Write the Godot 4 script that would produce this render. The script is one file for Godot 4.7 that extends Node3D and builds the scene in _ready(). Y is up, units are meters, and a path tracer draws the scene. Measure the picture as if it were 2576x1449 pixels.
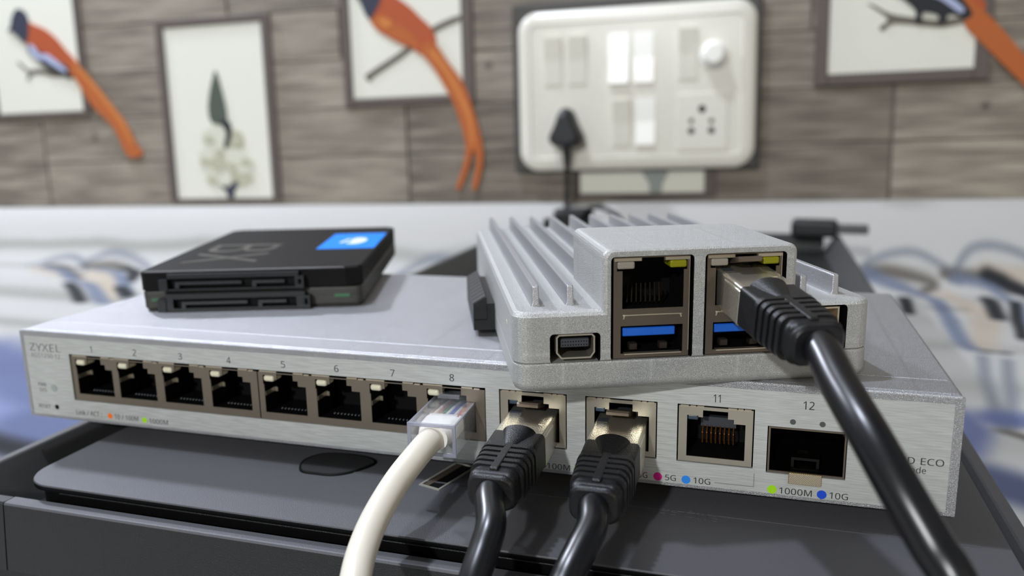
extends Node3D
# Lengths in the builders are millimetres; MM turns them into metres.
const MM := 0.001
var X := Transform3D()          # where v() puts points while a mesh is being built (mm)
var M := {}                     # materials
var names := {}
var font: Font
const PLAN := Basis(Vector3(1, 0, 0), Vector3(0, 0, -1), Vector3(0, 1, 0))   # (right, back, up) -> world

func _ready() -> void:
	# ---- camera, sky, lights, exposure
	var cam := Camera3D.new()
	cam.name = "camera"
	cam.transform = Transform3D(Basis(Vector3(0.9560408, -0.0194126, -0.2925905), Vector3(-0.0410021, 0.9791538, -0.1989390), Vector3(0.2903530, 0.2021906, 0.9353150)), Vector3(207.976, 84.274, 177.995) * MM)
	cam.fov = rad_to_deg(2.0 * atan(724.5 / 2030.88))
	cam.near = 0.01
	cam.far = 20.0
	var att := CameraAttributesPhysical.new()
	att.frustum_focal_length = 12.0 / (724.5 / 2030.88)
	att.exposure_aperture = 13.6
	att.frustum_focus_distance = 0.183
	att.frustum_near = 0.01
	att.frustum_far = 20.0
	cam.attributes = att
	add_child(cam)
	cam.current = true
	var env := Environment.new()
	env.background_mode = Environment.BG_COLOR
	env.background_color = Color(0.0, 0.0, 0.0)
	env.tonemap_mode = Environment.TONE_MAPPER_LINEAR
	env.tonemap_exposure = 0.345
	env.sdfgi_enabled = true
	env.ssao_enabled = true
	env.ssil_enabled = true
	var we := WorldEnvironment.new()
	we.name = "world_environment"
	we.environment = env
	add_child(we)
	font = SystemFont.new()
	(font as SystemFont).font_names = PackedStringArray(["Droid Sans"])
	(font as SystemFont).font_weight = 400
	make_materials()
	make_lamps(4.8, 2.7, 6.6, 0.35)
	make_room()
	make_wall()
	make_bedding()
	make_case()
	make_switch()
	make_drives()
	make_board()
	make_cables()
	make_background_cables()

# ------------------------------------------------------------------ unseen lamps
func make_lamps(ceiling: float, side: float, front: float, warm: float) -> void:
	bulb("unseen_ceiling_bulb", "unseen white globe bulb hung above the view, placed to light the case lid and the tops", Vector3(-330, 1560, -70), ceiling, Color(0.90, 0.93, 1.0), "cord")  # out of view; lights the lid and the tops from above
	bulb("unseen_wall_bulb", "unseen white globe bulb beyond the left pictures, placed to cast the shadows of the drives", Vector3(-760, 870, -520), side, Color(0.90, 0.93, 1.0), "back")  # out of view; throws the drive and mini computer shadows forward and right
	bulb("unseen_front_bulb", "unseen white globe bulb behind the viewer, placed to light the switch front", Vector3(-90, 900, 1800), front, Color(0.98, 0.99, 1.0), "front")  # out of view; lights the switch front from behind the camera
	bulb("unseen_side_bulb", "unseen warm globe bulb at the right, placed to brighten the mini computer front", Vector3(1130, 330, 650), warm, Color(1.0, 0.90, 0.74), "side")  # out of view; brightens the mini computer front, its wall set close

func bulb(called: String, label: String, at: Vector3, energy: float, c: Color, mount: String) -> void:
	var lamp := thing(called, label, "lamp", Transform3D(Basis(), at * MM))
	var s := begin(Transform3D(PLAN, Vector3.ZERO))
	var rings := []
	for i in 13:
		var a := -PI / 2 + PI * (i + 0.25) / 13.0
		rings.append(circ(38 * cos(a), 38 * sin(a), 24))
	loft(s, rings, true, true)
	part("glowing_globe", s, M.glow, lamp)
	s = begin(Transform3D(PLAN, Vector3.ZERO))
	loft(s, [circ(16, 37, 20), circ(20, 44, 20), circ(20, 70, 20), circ(12, 76, 20)], true, true)
	part("bulb_holder", s, M.white_plastic, lamp)
	s = begin()
	if mount == "cord":
		tube(s, PackedVector3Array([Vector3(0, 74, 0), Vector3(0, 141, 0)]), 3.5, 12)
	else:
		var z := -70.0 if mount == "back" else 500.0
		var d := Vector3(117, 0, 0) if mount == "side" else Vector3(0, 0, z)
		tube(s, spline([Vector3(0, 74, 0), Vector3(0, 92, 0) + d * 0.1, Vector3(0, 96, 0) + d * 0.4, Vector3(0, 96, 0) + d]), 7, 12)
	part("hanging_cord" if mount == "cord" else "bracket", s, M.white_plastic, lamp)
	var o := OmniLight3D.new()
	o.name = called + "_light"
	o.light_color = c
	o.light_energy = energy
	o.light_size = 0.037
	o.omni_range = 8.0
	o.omni_attenuation = 2.0
	o.shadow_enabled = true
	o.position = at * MM
	add_child(o)

# ------------------------------------------------------------------ mesh helpers
func begin(x := Transform3D()) -> SurfaceTool:
	X = x
	var s := SurfaceTool.new()
	s.begin(Mesh.PRIMITIVE_TRIANGLES)
	return s

func tri(s: SurfaceTool, a: Vector3, b: Vector3, c: Vector3, g := -1) -> void:
	s.set_smooth_group(g if g >= 0 else 0xFFFFFFFF)
	s.add_vertex(X * a * MM)
	s.add_vertex(X * c * MM)
	s.add_vertex(X * b * MM)

func quad(s: SurfaceTool, a: Vector3, b: Vector3, c: Vector3, d: Vector3, g := -1) -> void:
	tri(s, a, b, c, g)
	tri(s, a, c, d, g)

func box(s: SurfaceTool, x0: float, x1: float, y0: float, y1: float, z0: float, z1: float) -> void:
	var p := [Vector3(x0, y0, z0), Vector3(x1, y0, z0), Vector3(x1, y1, z0), Vector3(x0, y1, z0), Vector3(x0, y0, z1), Vector3(x1, y0, z1), Vector3(x1, y1, z1), Vector3(x0, y1, z1)]
	for f in [[4, 5, 6, 7], [1, 0, 3, 2], [0, 4, 7, 3], [5, 1, 2, 6], [7, 6, 2, 3], [0, 1, 5, 4]]:
		quad(s, p[f[0]], p[f[1]], p[f[2]], p[f[3]])

# box with rounded edges: loft along z of rounded rectangles with rounded ends
func rbox(s: SurfaceTool, x0: float, x1: float, y0: float, y1: float, z0: float, z1: float, r: float, n := 2) -> void:
	var rings := []
	for i in n + 1:
		var a := PI / 2 * i / n
		rings.append(rrz(x0, x1, y0, y1, r, r * (1.0 - sin(a)), z0 + r * (1.0 - cos(a)), n))
	for i in n + 1:
		var a := PI / 2 * i / n
		rings.append(rrz(x0, x1, y0, y1, r, r * (1.0 - cos(a)), z1 - r * (1.0 - sin(a)), n))
	loft(s, rings, true, true)

# rounded rectangle ring at height z, pulled in by d
func rrz(x0: float, x1: float, y0: float, y1: float, r: float, d: float, z: float, n := 4) -> PackedVector3Array:
	var o := PackedVector3Array()
	x0 += d; x1 -= d; y0 += d; y1 -= d
	var q := maxf(r - d, 0.02)
	var cs := [Vector2(x1 - q, y0 + q), Vector2(x1 - q, y1 - q), Vector2(x0 + q, y1 - q), Vector2(x0 + q, y0 + q)]
	for k in 4:
		for i in n + 1:
			var a := -PI / 2 + k * PI / 2 + PI / 2 * i / n
			o.append(Vector3(cs[k].x + q * cos(a), cs[k].y + q * sin(a), z))
		# two more points keep the straight side flat up to the corner
		var e := Vector2(cs[k].x, cs[k].y) + Vector2.from_angle(k * PI / 2) * q
		var f := Vector2(cs[(k + 1) % 4].x, cs[(k + 1) % 4].y) + Vector2.from_angle(k * PI / 2) * q
		for u in [0.06, 0.94]:
			var g := e.lerp(f, u)
			o.append(Vector3(g.x, g.y, z))
	return o

func circ(r: float, z: float, n := 24, cx := 0.0, cy := 0.0) -> PackedVector3Array:
	var o := PackedVector3Array()
	for i in n:
		o.append(Vector3(cx + r * cos(TAU * i / n), cy + r * sin(TAU * i / n), z))
	return o

func loft(s: SurfaceTool, rings: Array, cap0: bool, cap1: bool, smooth := true) -> void:
	var n: int = rings[0].size()
	if smooth and rings.size() < 9:
		# support rings keep long straight walls flat up to their rounded ends
		var more := [rings[0]]
		for i in rings.size() - 1:
			var a: PackedVector3Array = rings[i]
			var b: PackedVector3Array = rings[i + 1]
			var far := a[0].distance_to(b[0])
			if far > 1.5:
				for u in [0.3 / far, 1.0 - 0.3 / far]:
					var m := PackedVector3Array()
					for j in n: m.append(a[j].lerp(b[j], u))
					more.append(m)
			more.append(b)
		rings = more
	for i in rings.size() - 1:
		var a: PackedVector3Array = rings[i]
		var b: PackedVector3Array = rings[i + 1]
		for j in n:
			var k := (j + 1) % n
			quad(s, a[j], a[k], b[k], b[j], 1 if smooth else -1)
	for e in 2:
		if not (cap0 if e == 0 else cap1):
			continue
		var r: PackedVector3Array = rings[0] if e == 0 else rings[-1]
		var c := Vector3.ZERO
		for p in r:
			c += p / n
		for j in n:
			var k := (j + 1) % n
			if e == 0:
				tri(s, c, r[k], r[j])
			else:
				tri(s, c, r[j], r[k])

func cyl(s: SurfaceTool, cx: float, cy: float, z0: float, z1: float, r: float, n := 20) -> void:
	loft(s, [circ(r, z0, n, cx, cy), circ(r, z1, n, cx, cy)], true, true)

# flat plate in x and y with rectangular holes, between z0 and z1
func gplate(s: SurfaceTool, rect: Array, holes: Array, z0: float, z1: float) -> void:
	var xs := [rect[0], rect[1]]
	var ys := [rect[2], rect[3]]
	for h in holes:
		xs.append_array([h[0], h[1]])
		ys.append_array([h[2], h[3]])
	xs = uniq(xs, rect[0], rect[1])
	ys = uniq(ys, rect[2], rect[3])
	var nx := xs.size() - 1
	var ny := ys.size() - 1
	var solid := func(i: int, j: int) -> bool:
		if i < 0 or j < 0 or i >= nx or j >= ny:
			return false
		var c := Vector2((xs[i] + xs[i + 1]) / 2, (ys[j] + ys[j + 1]) / 2)
		for h in holes:
			if c.x > h[0] and c.x < h[1] and c.y > h[2] and c.y < h[3]:
				return false
		return true
	for i in nx:
		for j in ny:
			if not solid.call(i, j):
				continue
			var x0: float = xs[i]
			var x1: float = xs[i + 1]
			var y0: float = ys[j]
			var y1: float = ys[j + 1]
			quad(s, Vector3(x0, y0, z1), Vector3(x1, y0, z1), Vector3(x1, y1, z1), Vector3(x0, y1, z1))
			quad(s, Vector3(x1, y0, z0), Vector3(x0, y0, z0), Vector3(x0, y1, z0), Vector3(x1, y1, z0))
			if not solid.call(i - 1, j):
				quad(s, Vector3(x0, y0, z0), Vector3(x0, y0, z1), Vector3(x0, y1, z1), Vector3(x0, y1, z0))
			if not solid.call(i + 1, j):
				quad(s, Vector3(x1, y0, z1), Vector3(x1, y0, z0), Vector3(x1, y1, z0), Vector3(x1, y1, z1))
			if not solid.call(i, j - 1):
				quad(s, Vector3(x0, y0, z0), Vector3(x1, y0, z0), Vector3(x1, y0, z1), Vector3(x0, y0, z1))
			if not solid.call(i, j + 1):
				quad(s, Vector3(x1, y1, z0), Vector3(x0, y1, z0), Vector3(x0, y1, z1), Vector3(x1, y1, z1))

func uniq(a: Array, lo: float, hi: float) -> Array:
	a.sort()
	var o := []
	for v in a:
		if v >= lo - 1e-6 and v <= hi + 1e-6 and (o.is_empty() or v - o[-1] > 1e-4):
			o.append(v)
	return o

# inside of a box that is open toward +z
func liner(s: SurfaceTool, x0: float, x1: float, y0: float, y1: float, z0: float, z1: float) -> void:
	var p := [Vector3(x0, y0, z0), Vector3(x1, y0, z0), Vector3(x1, y1, z0), Vector3(x0, y1, z0), Vector3(x0, y0, z1), Vector3(x1, y0, z1), Vector3(x1, y1, z1), Vector3(x0, y1, z1)]
	for f in [[0, 1, 2, 3], [0, 3, 7, 4], [1, 5, 6, 2], [3, 2, 6, 7], [0, 4, 5, 1]]:
		quad(s, p[f[0]], p[f[1]], p[f[2]], p[f[3]])

# outline (x, y) given counterclockwise or not, between z0 and z1
func extrude(s: SurfaceTool, poly: PackedVector2Array, z0: float, z1: float) -> void:
	if Geometry2D.is_polygon_clockwise(poly):
		poly = poly.duplicate()
		poly.reverse()
	var idx := Geometry2D.triangulate_polygon(poly)
	for i in range(0, idx.size(), 3):
		var a := poly[idx[i]]
		var b := poly[idx[i + 1]]
		var c := poly[idx[i + 2]]
		if (b - a).cross(c - a) < 0:
			var t := b
			b = c
			c = t
		tri(s, Vector3(a.x, a.y, z1), Vector3(b.x, b.y, z1), Vector3(c.x, c.y, z1))
		tri(s, Vector3(a.x, a.y, z0), Vector3(c.x, c.y, z0), Vector3(b.x, b.y, z0))
	for i in poly.size():
		var a := poly[i]
		var b := poly[(i + 1) % poly.size()]
		quad(s, Vector3(a.x, a.y, z0), Vector3(b.x, b.y, z0), Vector3(b.x, b.y, z1), Vector3(a.x, a.y, z1))

func pv(a: Array) -> PackedVector2Array:
	var o := PackedVector2Array()
	for i in range(0, a.size(), 2):
		o.append(Vector2(a[i], a[i + 1]))
	return o

# smooth closed outline through points
func smooth_outline(a: Array, per := 5) -> PackedVector2Array:
	var p := pv(a)
	var n := p.size()
	var o := PackedVector2Array()
	for i in n:
		for k in per:
			o.append(p[i].cubic_interpolate(p[(i + 1) % n], p[(i - 1 + n) % n], p[(i + 2) % n], float(k) / per))
	return o

func spline(pts: Array, per := 10) -> PackedVector3Array:
	var o := PackedVector3Array()
	var n := pts.size()
	for i in n - 1:
		var a: Vector3 = pts[maxi(i - 1, 0)]
		var b: Vector3 = pts[i]
		var c: Vector3 = pts[i + 1]
		var d: Vector3 = pts[mini(i + 2, n - 1)]
		for k in per:
			o.append(b.cubic_interpolate(c, a, d, float(k) / per))
	o.append(pts[-1])
	return o

func tube(s: SurfaceTool, path: PackedVector3Array, r0: float, n := 20, r1 := -1.0) -> void:
	var rings := []
	var up := Vector3(0.13, 1, 0.21).normalized()
	var last := Vector3.ZERO
	for i in path.size():
		var t := (path[mini(i + 1, path.size() - 1)] - path[maxi(i - 1, 0)]).normalized()
		var side := (last - t * last.dot(t)).normalized() if i else up.cross(t).normalized()
		last = side
		var w := t.cross(side)
		var r := r0 if r1 < 0 else lerpf(r0, r1, float(i) / (path.size() - 1))
		var o := PackedVector3Array()
		for j in n:
			o.append(path[i] + side * r * cos(TAU * j / n) + w * r * sin(TAU * j / n))
		rings.append(o)
	loft(s, rings, true, true)

# ------------------------------------------------------------------ node helpers
func thing(called: String, label: String, category: String, at := Transform3D(), group := "") -> Node3D:
	var o := Node3D.new()
	add_named(o, called, self)
	o.transform = at
	o.set_meta("label", label)
	o.set_meta("category", category)
	if group:
		o.set_meta("group", group)
	return o

func add_named(o: Node, called: String, parent: Node) -> void:
	var k := str(parent.get_instance_id()) + called
	var n: int = names.get(k, 0)
	names[k] = n + 1
	o.name = called if n == 0 else "%s_%03d" % [called, n]
	parent.add_child(o, true)

func part(called: String, s: SurfaceTool, m: Material, parent: Node, label := "", stuff := false) -> MeshInstance3D:
	s.generate_normals()
	return part_mesh(called, s.commit(), m, parent, label, stuff)

func part_mesh(called: String, mesh: Mesh, m: Material, parent: Node, label := "", stuff := false) -> MeshInstance3D:
	var o := MeshInstance3D.new()
	o.mesh = mesh
	o.material_override = m
	if label:
		o.set_meta("label", label)
	if stuff:
		o.set_meta("kind", "stuff")
	add_named(o, called, parent)
	return o

func structure(o: Node) -> void:
	o.set_meta("kind", "structure")

# lettering w wide and h high about (x, y); align -1 left, 0 middle, 1 right
func text(t: String, x: float, y: float, z: float, w: float, h: float, m: Material, parent: Node, align := 0, basis := Basis(), called := "lettering", depth := 0.03) -> void:
	var tm := TextMesh.new()
	tm.text = t
	tm.font = font
	tm.font_size = 64
	tm.pixel_size = 0.0001
	tm.depth = 0.002
	tm.curve_step = 2.0
	var b := tm.get_aabb()
	var o := MeshInstance3D.new()
	o.mesh = tm
	o.material_override = m
	var sc := Vector3(w * MM / maxf(b.size.x, 1e-6), h * MM / maxf(b.size.y, 1e-6), depth * MM / 0.002)
	var c := b.get_center()
	var off := Vector3(-c.x * sc.x - align * w * MM / 2, -c.y * sc.y, 0)
	o.transform = Transform3D(basis, Vector3(x, y, z) * MM) * Transform3D(Basis.from_scale(sc), off)
	add_named(o, called, parent)

# ------------------------------------------------------------------ materials
func mat(c: Color, rough: float, metal := 0.0, spec := 0.5) -> StandardMaterial3D:
	var m := StandardMaterial3D.new()
	m.albedo_color = c
	m.roughness = rough
	m.metallic = metal
	m.metallic_specular = spec
	return m

func noise_tex(freq: float, size := 512, octaves := 3, normal := false, bump := 6.0, sd := 1, type := FastNoiseLite.TYPE_SIMPLEX_SMOOTH, ramp: Gradient = null) -> NoiseTexture2D:
	var n := FastNoiseLite.new()
	n.noise_type = type
	n.seed = sd
	n.frequency = freq
	n.fractal_octaves = octaves
	var t := NoiseTexture2D.new()
	t.width = size
	t.height = size
	t.seamless = true
	t.noise = n
	t.as_normal_map = normal
	t.bump_strength = bump
	if ramp:
		t.color_ramp = ramp
	return t

func grained(m: StandardMaterial3D, tex: Texture2D, per_metre: Vector3, strength := 1.0) -> StandardMaterial3D:
	m.uv1_triplanar = true
	m.uv1_scale = per_metre
	m.normal_enabled = true
	m.normal_texture = tex
	m.normal_scale = strength
	return m

func ramp2(a: Color, b: Color) -> Gradient:
	var g := Gradient.new()
	g.offsets = PackedFloat32Array([0.15, 0.85])
	g.colors = PackedColorArray([a, b])
	return g

func make_materials() -> void:
	var grain := noise_tex(0.22, 512, 2, true, 5.0, 3)
	var speck := noise_tex(0.30, 512, 2, false, 1.0, 17, FastNoiseLite.TYPE_SIMPLEX_SMOOTH, ramp2(Color(0.55, 0.55, 0.55), Color(1, 1, 1)))
	var soft := noise_tex(0.10, 512, 3, true, 6.0, 5)
	var brush := noise_tex(0.05, 512, 4, true, 3.0, 9)
	var brush_tone := noise_tex(0.05, 512, 4, false, 1.0, 9, FastNoiseLite.TYPE_SIMPLEX_SMOOTH, ramp2(Color(0.80, 0.80, 0.80), Color(1, 1, 1)))
	M.white_plastic = mat(Color(0.88, 0.87, 0.85), 0.4)
	M.glow = mat(Color(1, 1, 1), 0.5)
	M.glow.emission_enabled = true
	M.glow.emission = Color(0.97, 0.98, 1.0)
	M.glow.emission_energy_multiplier = 3.0
	M.cast = grained(mat(Color(0.95, 0.95, 0.935), 0.42, 0.5), grain, Vector3.ONE * 52, 1.15)
	M.fin = grained(mat(Color(0.93, 0.93, 0.95), 0.40, 0.75), grain, Vector3.ONE * 52, 0.45)
	M.casing = grained(mat(Color(0.88, 0.88, 0.89), 0.42, 0.85), grain, Vector3.ONE * 52, 0.7)
	for k in ["cast", "fin", "casing"]:
		M[k].albedo_texture = speck
	M.brushed = grained(mat(Color(0.86, 0.87, 0.855), 0.45, 0.4), brush, Vector3(4, 300, 300), 0.45)
	M.brushed.albedo_texture = brush_tone
	M.nickel = mat(Color(0.74, 0.71, 0.645), 0.34, 0.85)
	M.lip = mat(Color(0.80, 0.75, 0.66), 0.3, 0.85)
	M.nickel_dull = mat(Color(0.50, 0.45, 0.40), 0.45, 0.85)
	M.block = mat(Color(0.54, 0.50, 0.445), 0.42, 0.85)
	M.shell = grained(mat(Color(0.84, 0.82, 0.76), 0.27, 0.9), soft, Vector3.ONE * 40, 0.18)
	M.gold = mat(Color(0.80, 0.70, 0.52), 0.3, 0.9)
	M.copper = mat(Color(0.62, 0.40, 0.20), 0.35, 0.8)
	M.black_hole = mat(Color(0.02, 0.02, 0.022), 0.6, 0.0, 0.3)
	M.black_gloss = mat(Color(0.03, 0.03, 0.035), 0.25)
	M.dark_mirror = mat(Color(0.10, 0.10, 0.09), 0.15, 0.8)
	M.pin_grey = mat(Color(0.55, 0.57, 0.60), 0.35, 0.4)
	M.pin_dark = mat(Color(0.36, 0.36, 0.36), 0.4, 0.5)
	M.socket_grey = mat(Color(0.22, 0.23, 0.25), 0.5)
	M.led_clear = mat(Color(0.86, 0.84, 0.74), 0.2)
	M.led_grey = mat(Color(0.55, 0.53, 0.48), 0.2)
	M.led_yellow = mat(Color(0.50, 0.49, 0.05), 0.2)
	M.usb_blue = mat(Color(0.07, 0.36, 0.76), 0.4)
	M.pin_dim = mat(Color(0.20, 0.17, 0.14), 0.45, 0.5)
	M.stack_metal = mat(Color(0.45, 0.41, 0.365), 0.4, 0.9)
	M.rubber = grained(mat(Color(0.045, 0.045, 0.055), 0.42, 0.0, 0.5), soft, Vector3.ONE * 60, 0.35)
	M.cord_black = mat(Color(0.035, 0.035, 0.05), 0.30, 0.0, 0.55)
	M.cord_white = mat(Color(0.86, 0.84, 0.78), 0.35)
	M.jacket_white = mat(Color(0.93, 0.92, 0.90), 0.5)
	M.clear = mat(Color(0.90, 0.91, 0.95, 0.09), 0.10)
	M.clear.transparency = BaseMaterial3D.TRANSPARENCY_ALPHA
	M.clear_rim = mat(Color(0.62, 0.63, 0.70, 0.5), 0.15)
	M.clear_rim.transparency = BaseMaterial3D.TRANSPARENCY_ALPHA
	M.print_grey = mat(Color(0.42, 0.42, 0.42), 0.5)
	M.print_dark = mat(Color(0.14, 0.14, 0.15), 0.5)
	M.print_orange = mat(Color(0.95, 0.45, 0.06), 0.5)
	M.print_green = mat(Color(0.62, 0.85, 0.06), 0.5)
	M.print_pink = mat(Color(0.80, 0.06, 0.52), 0.5)
	M.print_blue = mat(Color(0.16, 0.52, 0.90), 0.5)
	M.print_deep_blue = mat(Color(0.06, 0.28, 0.78), 0.5)
	M.led_window = mat(Color(0.22, 0.28, 0.34), 0.25)
	M.led_lens = mat(Color(0.30, 0.31, 0.32), 0.25)
	M.led_lens_pale = mat(Color(0.60, 0.64, 0.62), 0.25)
	M.case_black = grained(mat(Color(0.31, 0.31, 0.325), 0.55, 0.0, 0.5), soft, Vector3.ONE * 60, 0.28)
	M.case_rim = grained(mat(Color(0.24, 0.24, 0.24), 0.5, 0.0, 0.5), soft, Vector3.ONE * 60, 0.28)
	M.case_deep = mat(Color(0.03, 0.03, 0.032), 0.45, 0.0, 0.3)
	M.case_bezel = grained(mat(Color(0.12, 0.12, 0.125), 0.5, 0.0, 0.5), soft, Vector3.ONE * 45, 0.4)
	M.case_dark = grained(mat(Color(0.05, 0.05, 0.055), 0.5, 0.0, 0.5), soft, Vector3.ONE * 45, 0.4)
	M.pad = mat(Color(0.15, 0.15, 0.155), 0.55)
	M.groove = mat(Color(0.012, 0.012, 0.012), 0.6, 0.0, 0.3)
	M.silver_trim = mat(Color(0.82, 0.81, 0.76), 0.3, 0.6)
	M.drive_black = mat(Color(0.075, 0.07, 0.072), 0.55, 0.0, 0.25)
	M.drive_grey = grained(mat(Color(0.27, 0.265, 0.25), 0.5, 0.4), soft, Vector3.ONE * 40, 0.3)
	M.drive_plug = mat(Color(0.10, 0.115, 0.125), 0.4)
	M.drive_blade = mat(Color(0.17, 0.18, 0.19), 0.35)
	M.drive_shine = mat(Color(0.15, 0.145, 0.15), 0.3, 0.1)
	M.sticker = mat(Color(0.03, 0.52, 0.94), 0.6, 0.0, 0.35)
	M.sticker_white = mat(Color(0.88, 0.92, 0.97), 0.5)
	M.board_green = mat(Color(0.25, 0.42, 0.30), 0.4)
	# room
	M.plaster = mat(Color(0.44, 0.44, 0.43), 0.85)
	M.floor = mat(Color(0.42, 0.39, 0.36), 0.5)
	M.panel_white = mat(Color(0.86, 0.845, 0.79), 0.30)
	M.panel_light = mat(Color(0.94, 0.935, 0.90), 0.3)
	M.back_box = mat(Color(0.20, 0.19, 0.17), 0.5)
	M.frame_wood = mat(Color(0.345, 0.305, 0.285), 0.6)
	M.mat_board = mat(Color(0.87, 0.865, 0.81), 0.75)
	M.orange = mat(Color(0.68, 0.36, 0.16), 0.8)
	M.amber = mat(Color(0.76, 0.46, 0.22), 0.8)
	M.rust = mat(Color(0.66, 0.31, 0.16), 0.8)
	M.slate = mat(Color(0.20, 0.21, 0.27), 0.8)
	M.ink = mat(Color(0.13, 0.14, 0.15), 0.8)
	M.pale_blue = mat(Color(0.66, 0.69, 0.80), 0.8)
	M.twig = mat(Color(0.40, 0.38, 0.33), 0.8)
	M.leaf = mat(Color(0.30, 0.33, 0.29), 0.8)
	M.petal = mat(Color(0.81, 0.81, 0.74), 0.8)
	M.petal_shade = mat(Color(0.70, 0.69, 0.60), 0.8)
	M.vase_grey = mat(Color(0.58, 0.60, 0.58), 0.8)

# ------------------------------------------------------------------ room
func make_room() -> void:
	var defs := [["floor", -1400, 1250, -640, -600, -640, 2300, "floor"], ["ceiling", -1400, 1250, 1700, 1750, -700, 2300, "plaster"], ["wall_left", -1450, -1400, -640, 1750, -700, 2300, "plaster"], ["wall_right", 1250, 1300, -640, 1750, -720, 2300, "plaster"], ["wall_front", -1450, 1300, -640, 1750, 2300, 2350, "plaster"]]
	for d in defs:
		var s := begin()
		box(s, d[1], d[2], d[3], d[4], d[5], d[6])
		structure(part(d[0], s, M[d[7]], self))

# ------------------------------------------------------------------ papered wall with pictures and switchboard
const WALL := Transform3D(Basis(Vector3(0.9993, 0.0156, -0.0342), Vector3(-0.0168, 0.9992, -0.0355), Vector3(0.0336, 0.0360, 0.9988)), Vector3(27, 8, -605) * 0.001)

func wood_image(sd: int, knots: Array, light: float) -> ImageTexture:
	var w := 640
	var h := 72
	var n := FastNoiseLite.new()
	n.seed = sd
	n.noise_type = FastNoiseLite.TYPE_SIMPLEX_SMOOTH
	n.frequency = 1.0
	n.fractal_octaves = 3
	var im := Image.create(w, h, false, Image.FORMAT_RGB8)
	for y in h:
		for x in w:
			var px := x * 0.6
			var py := y * 0.667
			var sy := py
			var dark := 0.0
			var pale := 0.0
			for k in knots:
				var d := Vector2((px - k[0]) / (k[2] * 3.0), (py - k[1]) / k[2])
				var q := exp(-d.length_squared())
				py += q * (py - k[1]) * 1.1
				if k[3] > 0:
					dark += exp(-Vector2((px - k[0]) / (k[2] * 0.5), (sy - k[1]) / (k[2] * 0.55)).length_squared()) * k[3]
				else:
					pale -= exp(-Vector2((px - k[0]) / (k[2] * 2.6), (sy - k[1]) / (k[2] * 0.5)).length_squared()) * k[3]
			var v := n.get_noise_2d(px * 0.010, py * 0.09) * 0.50 + n.get_noise_2d(px * 0.012 + 50, py * 0.42) * 0.34 + n.get_noise_2d(px * 0.02 + 90, py * 1.0) * 0.30
			var t := clampf(0.50 + v * 0.62 + light * 1.3 - dark * 0.6 + pale * 0.6, 0.0, 1.0)
			im.set_pixel(x, y, Color(0.31, 0.28, 0.245).lerp(Color(0.70, 0.665, 0.60), t))
	im.generate_mipmaps()
	return ImageTexture.create_from_image(im)

func make_wall() -> void:
	var wall := Node3D.new()
	add_named(wall, "wall_back", self)
	wall.transform = WALL
	structure(wall)
	var s := begin()
	box(s, -1500, 1280, -640, 1760, -60, -4)
	part("wall_core", s, mat(Color(0.50, 0.47, 0.43), 0.9), wall)
	var kn := [[[60, 20, 5, 1.0], [230, 30, 6, -0.9]], [[300, 14, 6, 1.0]], [[120, 30, 7, -0.8], [190, 32, 8, 0.7]], [], [[330, 22, 6, 0.9], [70, 24, 7, -0.7]], [[90, 26, 5, 1.0], [250, 18, 9, 0.5]], [[200, 30, 7, -1.0]], []]
	var lights := [0.03, 0.10, -0.06, 0.06, -0.04, 0.0, -0.10, 0.09]
	var mats := []
	for i in 8:
		var m := mat(Color.WHITE, 0.75)
		m.albedo_texture = wood_image(40 + i * 7, kn[i], lights[i])
		mats.append(m)
	var meshes := {}
	var rng := RandomNumberGenerator.new()
	rng.seed = 11
	var ys := [-12, 48, 97, 147, 198, 249, 300, 351, 402, 453, 504]
	for r in ys.size() - 1:
		var x: float = -1090.0 + [0, 0, 190, -70, 260, 90, 330, 40, 210, 150][r]
		var k := 0
		while x < 1020:
			var wd := 459.0
			var key := "%d" % r
			if not meshes.has(key):
				meshes[key] = plank_mesh(wd, ys[r + 1] - ys[r])
			var o := part_mesh("plank", meshes[key], mats[(rng.randi() + k) % 8], wall)
			o.position = Vector3(x, ys[r], rng.randf_range(-0.5, 0.0)) * MM
			x += 460.5
			k += 1
	# pictures
	picture("picture of a long-tailed orange bird beside the left edge, dark-headed", [-697, -558, 101, 310], [-688, -567, 107, 300])
	bird_left(get_child(-1))
	picture("tall narrow picture of pale blossoms under a dark green bud in a brown frame", [-461, -319, 2, 199], [-451, -330, 4.5, 190.5])
	blossom(get_child(-1))
	picture("picture of an orange bird with a forked hanging tail, between blossoms and switchboard", [-237, -95, 97.5, 310], [-227, -107, 106, 300])
	bird_middle(get_child(-1))
	picture("picture of a bird with a slanting orange tail, right of the switchboard", [224, 364, 98, 310], [235, 352, 108, 300])
	bird_right(get_child(-1))
	picture("low strip of a picture with a grey vase foot, directly under the switchboard", [4, 140, 1, 26.4], [10.5, 129.5, 5, 26.4])
	s = begin()
	extrude(s, smooth_outline([72, 26, 95, 26, 90.5, 14, 89, 5.5, 78.5, 5.5, 77.5, 14]), 1.0, 2.0)
	part("vase_foot", s, M.vase_grey, get_child(-1))
	switchboard()

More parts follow.
